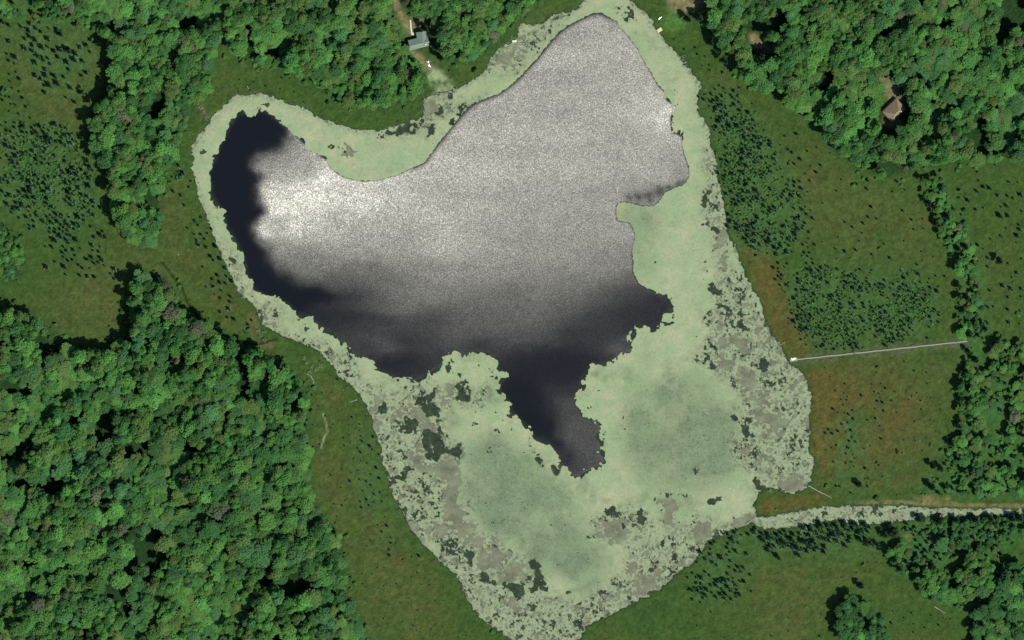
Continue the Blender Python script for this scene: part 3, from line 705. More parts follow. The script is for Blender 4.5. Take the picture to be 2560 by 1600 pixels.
def leaf_fans(s, centre, normal, size, r, tilt=.38, flat=.55):
    """One leaf clump per point: a bent kite of two triangles, roughly facing its normal."""
    n = len(centre)
    nn = normal * .5 + [0, 0, flat] + r.normal(0, tilt, (n, 3)) * .6
    nn /= np.linalg.norm(nn, axis=1)[:, None]
    t = np.cross(nn, r.normal(0, 1, (n, 3))); t /= np.linalg.norm(t, axis=1)[:, None]
    b = np.cross(nn, t)
    sz = size[:, None]
    v = np.stack([centre - t * sz, centre - b * sz * .75 + nn * sz * .12, centre + t * sz - nn * sz * .2, centre + b * sz * .75 + nn * sz * .12], 1).reshape(-1, 3)
    k = np.arange(n)[:, None] * 4
    f = np.concatenate([k + [0, 1, 2], k + [0, 2, 3]])
    s.add(v, f, np.repeat(r.random(n), 4))

def broadleaf_crown(seed, r0=4.0, h0=13.0, lobes=9, leaves=900, low=.36):
    """Crown of a tree r0 wide and h0 high: unequal lobes, each a small hull with leaf clumps over it."""
    r = np.random.default_rng(seed); s = Soup()
    cs = []; rs = []
    for k in range(lobes):
        a = k * 2.4 + r.random() * .9
        t = math.sqrt((k + .35) / lobes)
        d = r0 * .78 * t * (.7 + .6 * r.random())
        rad = r0 * (.56 - .24 * t) * (.7 + .6 * r.random())
        z = h0 * (.92 - .17 * t * t + .12 * (r.random() - .5)) - rad * .55
        cs.append((math.cos(a) * d, math.sin(a) * d, z)); rs.append(rad)
    for k in range(3):
        a = r.random() * 6.28
        cs.append((math.cos(a) * r0 * .35, math.sin(a) * r0 * .35, h0 * (low + .16))); rs.append(r0 * .45)
    cs = np.array(cs); rs = np.array(rs)
    V, F = ico()
    for c, rad in zip(cs, rs):
        j = 1 + .22 * r.normal(size=(len(V), 1))
        s.add(V * rad * .80 * j * [1, 1, .55] + c, F, .2 + r.random() * .5)
    w = rs ** 2; w = w / w.sum()
    pick = r.choice(len(cs), leaves, p=w)
    d = r.normal(0, 1, (leaves, 3)); d[:, 2] = np.where(r.random(leaves) < .75, np.abs(d[:, 2]), d[:, 2]); d /= np.linalg.norm(d, axis=1)[:, None]
    p = cs[pick] + d * rs[pick][:, None] * [1, 1, .62] * (.80 + .30 * r.random((leaves, 1)))
    leaf_fans(s, p, d, r.uniform(.26, .56, leaves) * r0 / 4, r)
    return s.mesh('crown')

def tall_crown(seed, r0=3.0, h0=15.0, leaves=620):
    """Narrow tall crown: tufted whorls that shrink towards an uneven top."""
    r = np.random.default_rng(seed); s = Soup()
    cs = []; rs = []
    for k in range(15):
        q = k / 14; a = k * 2.4 + r.random()
        d = r0 * .62 * (1 - q) ** .7 * (.5 + .7 * r.random())
        cs.append((math.cos(a) * d, math.sin(a) * d, h0 * (.30 + .62 * q))); rs.append(r0 * (.50 - .30 * q) * (.8 + .4 * r.random()))
    cs = np.array(cs); rs = np.array(rs); V, F = ico()
    for c, rad in zip(cs, rs): s.add(V * rad * .8 * (1 + .25 * r.normal(size=(len(V), 1))) + c, F, r.random() * .3)
    w = rs ** 2 / (rs ** 2).sum(); pick = r.choice(len(cs), leaves, p=w)
    d = r.normal(0, 1, (leaves, 3)); d /= np.linalg.norm(d, axis=1)[:, None]
    leaf_fans(s, cs[pick] + d * rs[pick][:, None] * (.8 + .45 * r.random((leaves, 1))), d, r.uniform(.22, .46, leaves), r)
    return s.mesh('crown')

def spruce_crown(seed, r0=1.5, h0=10.0, tiers=11, per=11, shag=.5):
    """Conical crown of drooping branch sprays with ragged ends."""
    r = np.random.default_rng(seed); s = Soup()
    vv = []; ff = []; aa = []
    k = 0
    for t in range(tiers):
        q = t / (tiers - 1)
        z = h0 * (.10 + .86 * q)
        rad = r0 * (1 - q) ** .8 * (.8 + .4 * r.random()) + .10
        for j in range(max(4, int(per * (1 - .55 * q)))):
            a = r.random() * 6.283
            L = rad * (1 - shag * .5 + shag * r.random()); w = .20 * r0 + .16 * L
            ca, sa = math.cos(a), math.sin(a)
            droop = -.16 * L - .05
            zz = z + r.normal() * h0 * .02
            vv += [(0, 0, zz + .3), (ca * L * .6 - sa * w, sa * L * .6 + ca * w, zz + droop * .4), (ca * L, sa * L, zz + droop), (ca * L * .6 + sa * w, sa * L * .6 - ca * w, zz + droop * .4 - .1)]
            ff += [(k, k + 1, k + 2), (k, k + 2, k + 3)]; aa += [r.random()] * 4; k += 4
    vv += [(.10, 0, h0 * .93), (-.05, .09, h0 * .93), (-.05, -.09, h0 * .93), (0, 0, h0)]
    ff += [(k, k + 1, k + 3), (k + 1, k + 2, k + 3), (k + 2, k, k + 3)]; aa += [.4] * 4
    s.add(vv, ff, aa)
    return s.mesh('crown')

def shrub_foliage(seed, r0=1.5, h0=1.8, leaves=190):
    r = np.random.default_rng(seed); s = Soup()
    V, F = ico()
    n = 5
    cs = np.stack([r.uniform(-.55, .55, n) * r0, r.uniform(-.55, .55, n) * r0, r.uniform(.40, .70, n) * h0], 1); rs = r.uniform(.38, .6, n) * r0
    for c, rad in zip(cs, rs):
        s.add(V * rad * .8 * (1 + .2 * r.normal(size=(len(V), 1))) * [1, 1, .7] + c, F, r.random() * .3)
    pick = r.integers(0, n, leaves)
    d = r.normal(0, 1, (leaves, 3)); d[:, 2] = np.abs(d[:, 2]); d /= np.linalg.norm(d, axis=1)[:, None]
    leaf_fans(s, cs[pick] + d * rs[pick][:, None] * [1, 1, .75] * (.8 + .35 * r.random((leaves, 1))), d, r.uniform(.18, .38, leaves) * r0 / 1.5, r)
    return s.mesh('foliage')

def tube(pts, radii, sides=6):
    """Vertices and faces of a tapered tube along points."""
    v = []; f = []
    for k, (p, rad) in enumerate(zip(pts, radii)):
        p = Vector(p)
        d = (Vector(pts[min(k + 1, len(pts) - 1)]) - Vector(pts[max(k - 1, 0)])).normalized()
        a = d.orthogonal().normalized(); b = d.cross(a)
        for j in range(sides):
            t = 6.2832 * j / sides
            v.append(tuple(p + (a * math.cos(t) + b * math.sin(t)) * rad))
        if k:
            o = (k - 1) * sides
            f += [(o + j, o + (j + 1) % sides, o + sides + (j + 1) % sides, o + sides + j) for j in range(sides)]
    n = len(v)
    f.append(tuple(range(sides))[::-1]); f.append(tuple(range(n - sides, n)))
    return v, f

def join_tubes(list_):
    v = []; f = []
    for a, b in list_:
        o = len(v); v += a; f += [tuple(i + o for i in q) for q in b]
    return v, f

def plain_mesh(name, vf, mat):
    me = bpy.data.meshes.new(name); me.from_pydata(vf[0], [], vf[1]); me.materials.append(mat); me.update()
    return me

def trunk_mesh(h, r, limbs=4, seed=1):
    q = random.Random(seed)
    ts = [tube([(0, 0, -.3), (.06, .03, h * .3), (-.05, .08, h * .6), (.05, 0, h * .85)], [r * 1.3, r, r * .7, r * .25])]
    for k in range(limbs):
        a = k * 6.283 / max(limbs, 1) + q.random(); z = h * (.38 + .1 * q.random())
        ts.append(tube([(0, 0, z), (math.cos(a) * h * .09, math.sin(a) * h * .09, z + h * .14), (math.cos(a) * h * .16, math.sin(a) * h * .16, z + h * .26)], [r * .5, r * .35, r * .12], 5))
    return plain_mesh('trunk', join_tubes(ts), BARK)

N_BL = 9
BL_CROWN = [broadleaf_crown(100 + k, lobes=7 + k % 5) for k in range(N_BL)]
BL_TRUNK = [trunk_mesh(13.0, .24, 4, k) for k in range(3)]
N_SP = 6
SP_CROWN = [spruce_crown(200 + k, tiers=7 + k % 3, per=7 + k % 3) for k in range(N_SP)]
SP_TRUNK = [plain_mesh('trunk', tube([(0, 0, -.2), (.03, 0, 5), (0, .02, 9.5)], [.16, .1, .03]), BARK)]
N_PI = 4
PI_CROWN = [tall_crown(300 + k) for k in range(N_PI)]
PI_TRUNK = [trunk_mesh(15.0, .25, 0, 9)]
N_SH = 6
SH_CROWN = [shrub_foliage(400 + k) for k in range(N_SH)]
SH_STEM = [plain_mesh('stem', join_tubes([tube([(0, 0, -.1), (.3 * math.cos(a), .3 * math.sin(a), .5), (.55 * math.cos(a), .55 * math.sin(a), 1.2)], [.05, .04, .015], 4) for a in (0.2, 1.7, 3.0, 4.4)]), BARK)]
for me in BL_CROWN + SP_CROWN + PI_CROWN + SH_CROWN:
    me.materials.append(TREE_MAT[0])

# ------------------------------------------------------------------ plants: where each one stands
built = np.max([raster(p) for p in ([(1018, 78), (1080, 76), (1084, 122), (1040, 132), (1010, 122)], [(2198, 240), (2245, 240), (2275, 270), (2275, 305), (2245, 314), (2200, 300)])], axis=0)
open_ground = np.clip(blur(np.maximum(np.maximum(sand, built), lawn), 2) * 1.3, 0, 1)
lake_block = blur(raster(LAKE), 3)
clear_f = blur(np.maximum(sand, built), 12)
ALL_WOOD = {**WOODS, **MIXED}
WOOD_F = {k: blur(raster(p), 5) for k, p in ALL_WOOD.items()}

class Spots:
    """Keeps positions apart."""
    def __init__(s, cell=40): s.g = {}; s.c = cell
    def ok(s, x, y, r, f):
        i, j = int(x // s.c), int(y // s.c)
        for a in (-1, 0, 1):
            for b in (-1, 0, 1):
                for (u, v, q) in s.g.get((i + a, j + b), ()):
                    if (u - x) ** 2 + (v - y) ** 2 < (f * (q + r)) ** 2: return False
        return True
    def put(s, x, y, r): s.g.setdefault((int(x // s.c), int(y // s.c)), []).append((x, y, r))

R = random.Random(11)
def box_of(poly):
    xs = [p[0] for p in poly]; ys = [p[1] for p in poly]
    return max(min(xs), -130), min(max(xs), 2690), max(min(ys), -100), min(max(ys), 1700)

trees = []            # (stand, px, py, radius m, height m, tone, proto)
sp = Spots(60)
GAPN = fbm(70, 61, 3); HN = fbm(58, 63, 3, .6); TONEN = fbm(120, 62, 3)
def scatter_broadleaf(stand, tries, rmin, rmax, hmin, hmax, gap, dens=None):
    poly = ALL_WOOD[stand]; x0, x1, y0, y1 = box_of(poly); fld = WOOD_F[stand]
    for t in range(tries):
        x, y = R.uniform(x0, x1), R.uniform(y0, y1)
        if value_at(fld, x, y) < .62: continue
        if value_at(open_ground, x, y) > .18 or (stand == 'east' and value_at(clear_f, x, y) > .09): continue
        if value_at(GAPN, x, y) > gap: continue
        r = rmin + (rmax * 1.12 - rmin) * R.random() ** (1.0 + 1.3 * t / tries)
        if t > tries * .5: r = rmin * (.75 + .6 * R.random())
        edge = value_at(fld, x, y) < .93
        h = hmin + (hmax - hmin) * min(1.1, max(0, .42 + 1.0 * value_at(HN, x, y) * .85 + .16 * R.random() + .12 * (r - rmin) / (rmax - rmin)))
        if edge and value_at(fld, x - 26, y - 22) > .5: h *= .72; r *= .88
        elif edge: h = max(h, hmax * .85)
        if not sp.ok(x, y, r * 4, .43): continue
        sp.put(x, y, r * 4)
        tn = value_at(TONEN, x, y)
        w = list(TONE_W)
        if tn > .2: w[1] += .2; w[0] += .1
        if tn < -.2: w[2] += .15; w[4] += .15
        if stand in ('clump', 'corner', 'channel'): w = [.2, .04, .7, .06, .06, 0]
        tone = R.choices(range(6), w)[0]
        trees.append((stand, x, y, r, max(h, 3.5), tone, R.randrange(N_BL)))
scatter_broadleaf('south', 16000, 3.0, 6.6, 6, 18, .50)
scatter_broadleaf('west', 7000, 2.8, 5.8, 5, 16, .56)
scatter_broadleaf('cabin', 7000, 2.9, 6.0, 6, 17, .56)
scatter_broadleaf('north', 4500, 2.6, 5.0, 5, 16, .56)
scatter_broadleaf('east', 12000, 2.8, 6.2, 6, 17, .50)
scatter_broadleaf('far_left', 800, 1.8, 3.4, 5, 9, .95)
scatter_broadleaf('upper', 800, 1.5, 3.0, 3.5, 7, .5)
scatter_broadleaf('bank', 1000, 1.8, 4.4, 4, 9, -.12)
scatter_broadleaf('copse', 500, 2.2, 4.8, 6, 11, .2)
scatter_broadleaf('corner', 900, 3.0, 6.0, 7, 12, .4)
scatter_broadleaf('channel', 260, 1.6, 3.0, 4, 8, .3)
scatter_broadleaf('hedge', 600, 1.6, 4.0, 4, 9, .35)
scatter_broadleaf('clump', 300, 2.4, 4.6, 8, 12, .9)

# large dark pines, traced one by one (position of the middle of the crown)
PINES = [(560, 75, 3.4, 15), (1795, 122, 3.0, 16), (1808, 150, 2.6, 14), (1900, 138, 3.6, 13), (1918, 142, 2.6, 12), (1718, 48, 2.6, 12), (1745, 45, 2.8, 13), (1778, 20, 3.2, 15), (1795, 62, 2.8, 14), (2265, 212, 3.0, 13), (2250, 345, 3.4, 14), (2262, 325, 3.0, 14), (2300, 190, 2.8, 13), (2320, 215, 3.0, 14), (2220, 120, 3.2, 13), (2190, 135, 2.8, 13),
         (1062, 70, 2.6, 13), (1085, 85, 3.0, 14), (1090, 120, 2.6, 13), (1100, 140, 2.6, 12), (1020, 165, 2.6, 12), (1030, 150, 2.2, 11), (250, 300, 3.2, 13), (245, 350, 3.2, 14), (240, 330, 2.8, 13), (285, 215, 3.0, 14), (275, 245, 2.8, 13), (325, 555, 3.0, 14), (310, 540, 2.4, 12), (280, 445, 2.8, 12),
         (345, 735, 3.2, 14), (340, 775, 3.0, 14), (350, 810, 3.0, 14), (395, 705, 2.6, 11), (350, 840, 2.6, 13), (20, 800, 3.2, 14), (60, 808, 3.2, 14), (100, 825, 3.0, 14), (360, 900, 3.4, 14), (205, 890, 3.2, 13), (580, 858, 2.8, 12), (500, 800, 2.4, 10), (665, 895, 2.8, 13), (330, 920, 3.0, 13),
         (2235, 1330, 4.4, 11), (2210, 1340, 2.6, 10), (2105, 1525, 2.8, 13), (2135, 1510, 2.8, 14), (2150, 1535, 2.8, 13), (2105, 1560, 2.6, 12), (2150, 1465, 2.4, 10), (2235, 1395, 2.8, 13), (2250, 1420, 2.6, 12), (2505, 1430, 3.0, 14), (2540, 1425, 2.6, 13), (2500, 1490, 2.8, 14), (2510, 1520, 2.8, 14), (2450, 1560, 3.0, 13), (2480, 1550, 2.8, 14), (2300, 1300, 2.6, 9), (2345, 1302, 2.8, 9), (2390, 1300, 2.6, 9), (2440, 1298, 2.8, 9), (2480, 1298, 2.6, 9), (2530, 1296, 2.8, 9), (2552, 1300, 2.8, 9),
         (2320, 508, 2.2, 11), (2345, 560, 2.4, 10), (2368, 545, 2.6, 12), (2395, 620, 2.6, 10), (2414, 618, 2.4, 10), (2415, 745, 2.6, 11), (2400, 675, 2.0, 9), (2500, 650, 2.6, 11), (2440, 712, 2.0, 9), (2330, 1165, 2.2, 10), (2330, 1215, 2.8, 11), (2350, 1170, 2.4, 10), (2422, 835, 2.8, 11), (2460, 820, 2.4, 11), (2418, 875, 2.0, 9), (2440, 900, 2.4, 10), (2405, 955, 2.6, 10), (2415, 930, 2.0, 9), (2375, 1110, 2.4, 9), (2145, 1210, 2.6, 8), (700, 1062, 3.4, 13), (760, 1060, 2.6, 12), (830, 1330, 2.6, 12), (815, 1400, 2.6, 11), (868, 1545, 3.6, 11), (735, 1180, 2.8, 12), (500, 1320, 2.8, 13)]
pines = [(x + R.uniform(-3, 3), y + R.uniform(-3, 3), r, h, R.randrange(N_PI)) for x, y, r, h in PINES if -30 < x < 2590]

# spruces of the bogs and meadows: zone -> outline, number, height range
SPRUCE_ZONES = {
    'upper_bog': ([(0, 45), (110, 50), (180, 75), (255, 130), (250, 190), (215, 235), (170, 250), (120, 230), (70, 160), (0, 120)], 62, 4.5, 9.0, 13),
    'upper_edge': ([(0, 120), (70, 180), (60, 260), (40, 330), (0, 340)], 28, 2.5, 5, 10),
    'left_bog': ([(0, 340), (60, 310), (150, 320), (205, 345), (235, 420), (250, 520), (200, 560), (170, 620), (130, 600), (80, 560), (0, 540)], 230, 4.0, 9.5, 8),
    'left_tail': ([(170, 540), (260, 560), (300, 640), (290, 700), (200, 700), (130, 660), (110, 600)], 46, 3.0, 7.0, 10),
    'left_shore': ([(430, 420), (490, 400), (505, 520), (555, 650), (610, 760), (640, 830), (600, 830), (540, 740), (480, 600), (440, 500)], 48, 3.0, 6.0, 13),
    'right_shore': ([(1758, 235), (1800, 215), (1862, 262), (1900, 330), (1962, 402), (1992, 470), (2012, 580), (1965, 620), (1905, 640), (1850, 600), (1826, 560), (1820, 500), (1802, 400), (1775, 320)], 330, 3.5, 8.5, 6),
    'shore_tail': ([(1890, 610), (2000, 600), (2060, 650), (1990, 680), (1960, 700)], 34, 2.5, 5, 9),
    'oval': ([(1962, 702), (2000, 668), (2050, 660), (2100, 682), (2150, 690), (2215, 672), (2270, 684), (2322, 712), (2346, 770), (2336, 826), (2290, 850), (2200, 862), (2120, 872), (2050, 882), (2012, 850), (1990, 800), (1975, 745)], 400, 3.0, 7.0, 6),
    'open_meadow': ([(2000, 300), (2100, 400), (2230, 450), (2340, 510), (2380, 600), (2390, 700), (2340, 700), (2150, 650), (2010, 600), (1980, 460), (1930, 350)], 62, 2.2, 5.0, 20),
    'far_right': ([(2450, 420), (2560, 410), (2640, 420), (2640, 850), (2470, 840), (2460, 740), (2470, 640), (2420, 560), (2370, 490)], 90, 2.5, 7.0, 14),
    'lower_meadow': ([(2060, 1010), (2200, 960), (2230, 1060), (2180, 1180), (2200, 1240), (2090, 1230), (2070, 1120)], 58, 1.8, 4.0, 9),
    'boardwalk_meadow': ([(2040, 930), (2380, 880), (2390, 1000), (2330, 1150), (2230, 1100), (2100, 1000)], 30, 1.5, 3.0, 22),
    'bottom_shore': ([(870, 1080), (930, 1060), (945, 1150), (970, 1240), (1020, 1320), (1060, 1420), (1000, 1400), (930, 1330), (900, 1230)], 44, 1.8, 4.5, 11),
    'bottom_meadow': ([(800, 900), (880, 980), (1000, 1300), (1140, 1480), (1200, 1600), (930, 1600), (860, 1400), (800, 1200), (780, 1000)], 70, 1.2, 2.8, 14),
    'lower_shore': ([(1770, 1380), (1840, 1330), (1890, 1330), (1880, 1400), (1860, 1460), (1840, 1500), (1780, 1500), (1720, 1490), (1750, 1430)], 80, 3.5, 8.0, 9),
    'channel_row': ([(1890, 1330), (2000, 1330), (2120, 1308), (2200, 1320), (2215, 1360), (2120, 1365), (2040, 1380), (1920, 1380)], 74, 6.0, 11.0, 9),
    'bank': (MIXED['bank'], 90, 5.0, 10.0, 14), 'copse': (MIXED['copse'], 70, 4.0, 9.0, 10), 'corner': (MIXED['corner'], 60, 5.0, 10.0, 10), 'hedge': (MIXED['hedge'], 30, 3.0, 7.0, 10),
    'channel': (MIXED['channel'], 60, 4.0, 8.0, 9), 'south_meadow': ([(1850, 1400), (2200, 1380), (2200, 1500), (2080, 1620), (1700, 1620), (1750, 1520)], 26, 1.2, 3.0, 20),
    'corner_meadow': ([(2210, 1500), (2420, 1510), (2440, 1600), (2200, 1600)], 16, 1.5, 4, 16),
    'cabin_shore': ([(560, 200), (720, 190), (830, 270), (780, 270), (680, 230), (600, 230)], 10, 1.5, 3.5, 22), 'lawn_shore': ([(1690, 90), (1800, 110), (1850, 190), (1900, 260), (1800, 210), (1740, 170)], 16, 2, 4.5, 14),
}
spruces = []
ss = Spots(40)
CLUMP = fbm(36, 71, 3)
for zone, (poly, n, h0, h1, gap) in SPRUCE_ZONES.items():
    x0, x1, y0, y1 = box_of(poly); x0 -= 15; x1 += 15; y0 -= 15; y1 += 15; fld = blur(raster(poly), 14); got = 0; t = 0
    while got < n and t < n * 30:
        t += 1
        x, y = R.uniform(x0, x1), R.uniform(y0, y1)
        if R.random() > value_at(fld, x, y) ** 1.2 or value_at(open_ground, x, y) > .2 or value_at(lake_block, x, y) > .5 or value_at(track, x, y) > .3: continue
        if value_at(CLUMP, x, y) + R.uniform(-.5, .7) < 0: continue
        if not ss.ok(x, y, gap / 2, 1.0): continue
        ss.put(x, y, gap / 2); got += 1
        h = h0 + (h1 - h0) * R.random() ** 1.6
        dense = zone in ('oval', 'right_shore', 'left_bog', 'lower_shore', 'copse', 'bank')
        tone = R.choices((0, 1, 2), (.12, .42, .46) if dense else (.36, .40, .24))[0]
        if zone in ('oval', 'right_shore', 'left_bog'): h *= .82
        spruces.append((zone, x, y, (.15 + .09 * R.random()) * h + .15, h, tone, R.randrange(N_SP)))

# shrubs: edges of the woods, the mixed growth, the shores
shrubs = []
sh = Spots(30)
EDGE = np.clip(blur(np.maximum(wood_all, 0), 18) * 3, 0, 1) * (1 - sstep(.55, .95, wood_all))
EDGE = np.maximum(EDGE * .8, mix_all * .9)
SHORE = np.clip(blur(raster(LAKE), 16) * 3, 0, 1) * (lake_block < .05) * .10
TUFT = np.maximum(np.maximum(np.maximum(EDGE, SHORE), .012), DENSE * .25)
for t in range(26000):
    x, y = R.uniform(-60, 2620), R.uniform(-40, 1640)
    if R.random() > value_at(TUFT, x, y) * sstep(-.5, .6, value_at(CLUMP, x, y)): continue
    if value_at(lake_block, x, y) > .15 or value_at(open_ground, x, y) > .2 or value_at(road, x, y) > .2 or value_at(track, x, y) > .3: continue
    r = .7 + 1.3 * R.random() ** 2
    if value_at(ZONE_GREEN, x, y) > .4: r = .5 + .5 * R.random()
    if not sh.ok(x, y, r * 4, .7): continue
    sh.put(x, y, r * 4)
    shrubs.append((x, y, r, r * (.9 + .7 * R.random()), R.choices(range(6), (.28, .30, .08, .20, .14, 0))[0], R.randrange(N_SH)))

zx, zy = np.nonzero(DENSE.T > .05)
for t in range(9000):
    k = R.randrange(len(zx)); x, y = X0 + STEP * float(zx[k]), Y0 + STEP * float(zy[k])
    if not (-40 < x < 2600 and -40 < y < 1640) or value_at(lake_block, x, y) > .1: continue
    if R.random() > .8 * value_at(DENSE, x, y) ** 1.3 * (1 if value_at(CLUMP, x, y) > -.25 else .25): continue
    r = .45 + .65 * R.random()
    if not sh.ok(x, y, r * 4, .62): continue
    sh.put(x, y, r * 4)
    shrubs.append((x, y, r, r * (.8 + .5 * R.random()), R.choices(range(6), (.34, .2, .12, .2, .14, 0))[0], R.randrange(N_SH)))

# ------------------------------------------------------------------ plants: the largest as things, the rest as one mass each
ORD = ['', 'first', 'second', 'third', 'fourth', 'fifth', 'sixth', 'seventh', 'eighth', 'ninth', 'tenth', 'eleventh', 'twelfth', 'thirteenth', 'fourteenth', 'fifteenth', 'sixteenth', 'seventeenth', 'eighteenth', 'nineteenth']
TENS = ['', '', 'twenty', 'thirty', 'forty', 'fifty', 'sixty', 'seventy', 'eighty', 'ninety']
TENTH = ['', '', 'twentieth', 'thirtieth', 'fortieth', 'fiftieth', 'sixtieth', 'seventieth', 'eightieth', 'ninetieth']
def ordinal(n):
    if n < 20: return ORD[n]
    return TENTH[n // 10] if n % 10 == 0 else TENS[n // 10] + '-' + ORD[n % 10]

def number_off(items):
    """items: list of (base label, px); returns a label for each that singles it out among those with the same base label."""
    by = {}
    for k, (lab, px) in enumerate(items): by.setdefault(lab, []).append((px, k))
    out = [None] * len(items)
    for lab, l in by.items():
        l.sort()
        for j, (_, k) in enumerate(l):
            if len(l) == 1: out[k] = lab
            elif j == 0: out[k] = lab + ', leftmost such'
            elif j == len(l) - 1: out[k] = lab + ', rightmost such'
            else: out[k] = lab + ', ' + ordinal(j + 1) + ' from the left'
    return out

def plant(name, x, y, rz, scl, parts, label, cat, group):
    o = bpy.data.objects.new(name, None); COL.objects.link(o)
    o.empty_display_size = .5; o.location = (x, y, 0); o.rotation_euler = (0, 0, rz); o.scale = scl
    o['label'] = label; o['category'] = cat; o['group'] = group
    for pn, me, mat in parts:
        c = bpy.data.objects.new(pn, me); COL.objects.link(c); c.parent = o
        if mat is not None:
            c.material_slots[0].link = 'OBJECT'; c.material_slots[0].material = mat
    return o

def mass(name, pts, protos, label, cat):
    """Many like plants as one object: points that carry a plant each. pts: x, y, rot, (sx, sy, sz), index."""
    coll = bpy.data.collections.new(name + '_kinds')
    for k, (me, mat) in enumerate(protos):
        o = bpy.data.objects.new('%s_kind_%03d' % (name, k), me); coll.objects.link(o)
        o.material_slots[0].link = 'OBJECT'; o.material_slots[0].material = mat
    me = bpy.data.meshes.new(name)
    n = len(pts)
    me.vertices.add(n); me.vertices.foreach_set('co', np.array([(p[0], p[1], 0.0) for p in pts], np.float32).ravel())
    a = me.attributes.new('turn', 'FLOAT_VECTOR', 'POINT'); a.data.foreach_set('vector', np.array([(0, 0, p[2]) for p in pts], np.float32).ravel())
    a = me.attributes.new('size', 'FLOAT_VECTOR', 'POINT'); a.data.foreach_set('vector', np.array([p[3] for p in pts], np.float32).ravel())
    a = me.attributes.new('which', 'INT', 'POINT'); a.data.foreach_set('value', np.array([p[4] for p in pts], np.int32))
    o = bpy.data.objects.new(name, me); COL.objects.link(o)
    g = bpy.data.node_groups.new(name, 'GeometryNodeTree')
    g.interface.new_socket('Geometry', in_out='INPUT', socket_type='NodeSocketGeometry'); g.interface.new_socket('Geometry', in_out='OUTPUT', socket_type='NodeSocketGeometry')
    gi = g.nodes.new('NodeGroupInput'); go_ = g.nodes.new('NodeGroupOutput')
    ip = g.nodes.new('GeometryNodeInstanceOnPoints'); ci_ = g.nodes.new('GeometryNodeCollectionInfo')
    ci_.inputs['Collection'].default_value = coll; ci_.inputs['Separate Children'].default_value = True; ci_.inputs['Reset Children'].default_value = True
    def named(nm, ty):
        q = g.nodes.new('GeometryNodeInputNamedAttribute'); q.data_type = ty; q.inputs['Name'].default_value = nm
        return q.outputs['Attribute']
    g.links.new(gi.outputs[0], ip.inputs['Points']); g.links.new(ci_.outputs[0], ip.inputs['Instance']); ip.inputs['Pick Instance'].default_value = True
    g.links.new(named('which', 'INT'), ip.inputs['Instance Index'])
    er = g.nodes.new('FunctionNodeEulerToRotation'); g.links.new(named('turn', 'FLOAT_VECTOR'), er.inputs[0]); g.links.new(er.outputs[0], ip.inputs['Rotation'])
    g.links.new(named('size', 'FLOAT_VECTOR'), ip.inputs['Scale'])
    g.links.new(ip.outputs[0], go_.inputs[0])
    md = o.modifiers.new('plants', 'NODES'); md.node_group = g
    tag(o, label, cat, kind='stuff')
    return o

STAND = {'west': 'in the wood left of the lake', 'cabin': 'beside the green-roofed cabin', 'north': 'between the cabin and the lake top', 'east': 'around the brown-roofed house',
         'south': 'in the big lower-left wood', 'far_left': 'in the thicket at the left edge', 'upper': 'at the top left corner', 'bank': 'in scrub above the channel track', 'copse': 'in the copse below the channel',
         'corner': 'in the lower right corner', 'channel': 'on the channel bank', 'clump': 'in the clump at the bottom edge', 'hedge': 'in the tree line past the boardwalk'}
in_frame = lambda x, y: -4 < x < 2564 and -4 < y < 1604
order = sorted([t for t in trees if in_frame(t[1], t[2])], key=lambda t: -t[3])
chosen = set(id(t) for t in order[:300])
picked = [t for t in trees if id(t) in chosen]
med = sorted(t[4] for t in picked)[len(picked) // 2] if picked else 12
labels = number_off([('%s %s broadleaf tree %s' % ('tall' if t[4] > med else 'low', TONES[t[5]][0], STAND[t[0]]), t[1]) for t in picked])
for t, lab in zip(picked, labels):
    st, px, py, r, h, tone, k = t
    x, y = ground(px, py, h * .75)
    plant('broadleaf_tree', float(x), float(y), R.random() * 6.28, (r / 4, r / 4, h / 13), [('trunk', BL_TRUNK[k % 3], None), ('crown', BL_CROWN[k], TREE_MAT[tone])], lab, 'tree', 'broadleaf trees ' + STAND[st])
rest = [t for t in trees if id(t) not in chosen]
pts = []
for st, px, py, r, h, tone, k in rest:
    x, y = ground(px, py, h * .75)
    pts.append((float(x), float(y), R.random() * 6.28, (r / 4, r / 4, h / 13), k * 6 + tone))
mass('woodland', pts, [(BL_CROWN[k], TREE_MAT[t]) for k in range(N_BL) for t in range(6)], 'smaller broadleaf trees filling the woods between the larger crowns', 'woodland')

def where(px, py):
    for k, f in WOOD_F.items():
        if value_at(f, px, py) > .4: return STAND[k]
    if py > 1280 and px > 1850: return 'beside the channel'
    if px > 2250: return 'in the open ground beyond the boardwalk'
    if px < 700: return 'at the edge of the left meadow'
    return 'near the lake shore'
labels = number_off([('%s dark pine %s' % ('broad' if r > 2.75 else 'slender', where(px, py)), px) for px, py, r, h, k in pines])
for (px, py, r, h, k), lab in zip(pines, labels):
    x, y = ground(px, py, h * .5)
    plant('pine_tree', float(x), float(y), R.random() * 6.28, (r / 3, r / 3, h / 15), [('trunk', PI_TRUNK[0], None), ('crown', PI_CROWN[k], SP_MAT[0])], lab, 'tree', 'dark pines')

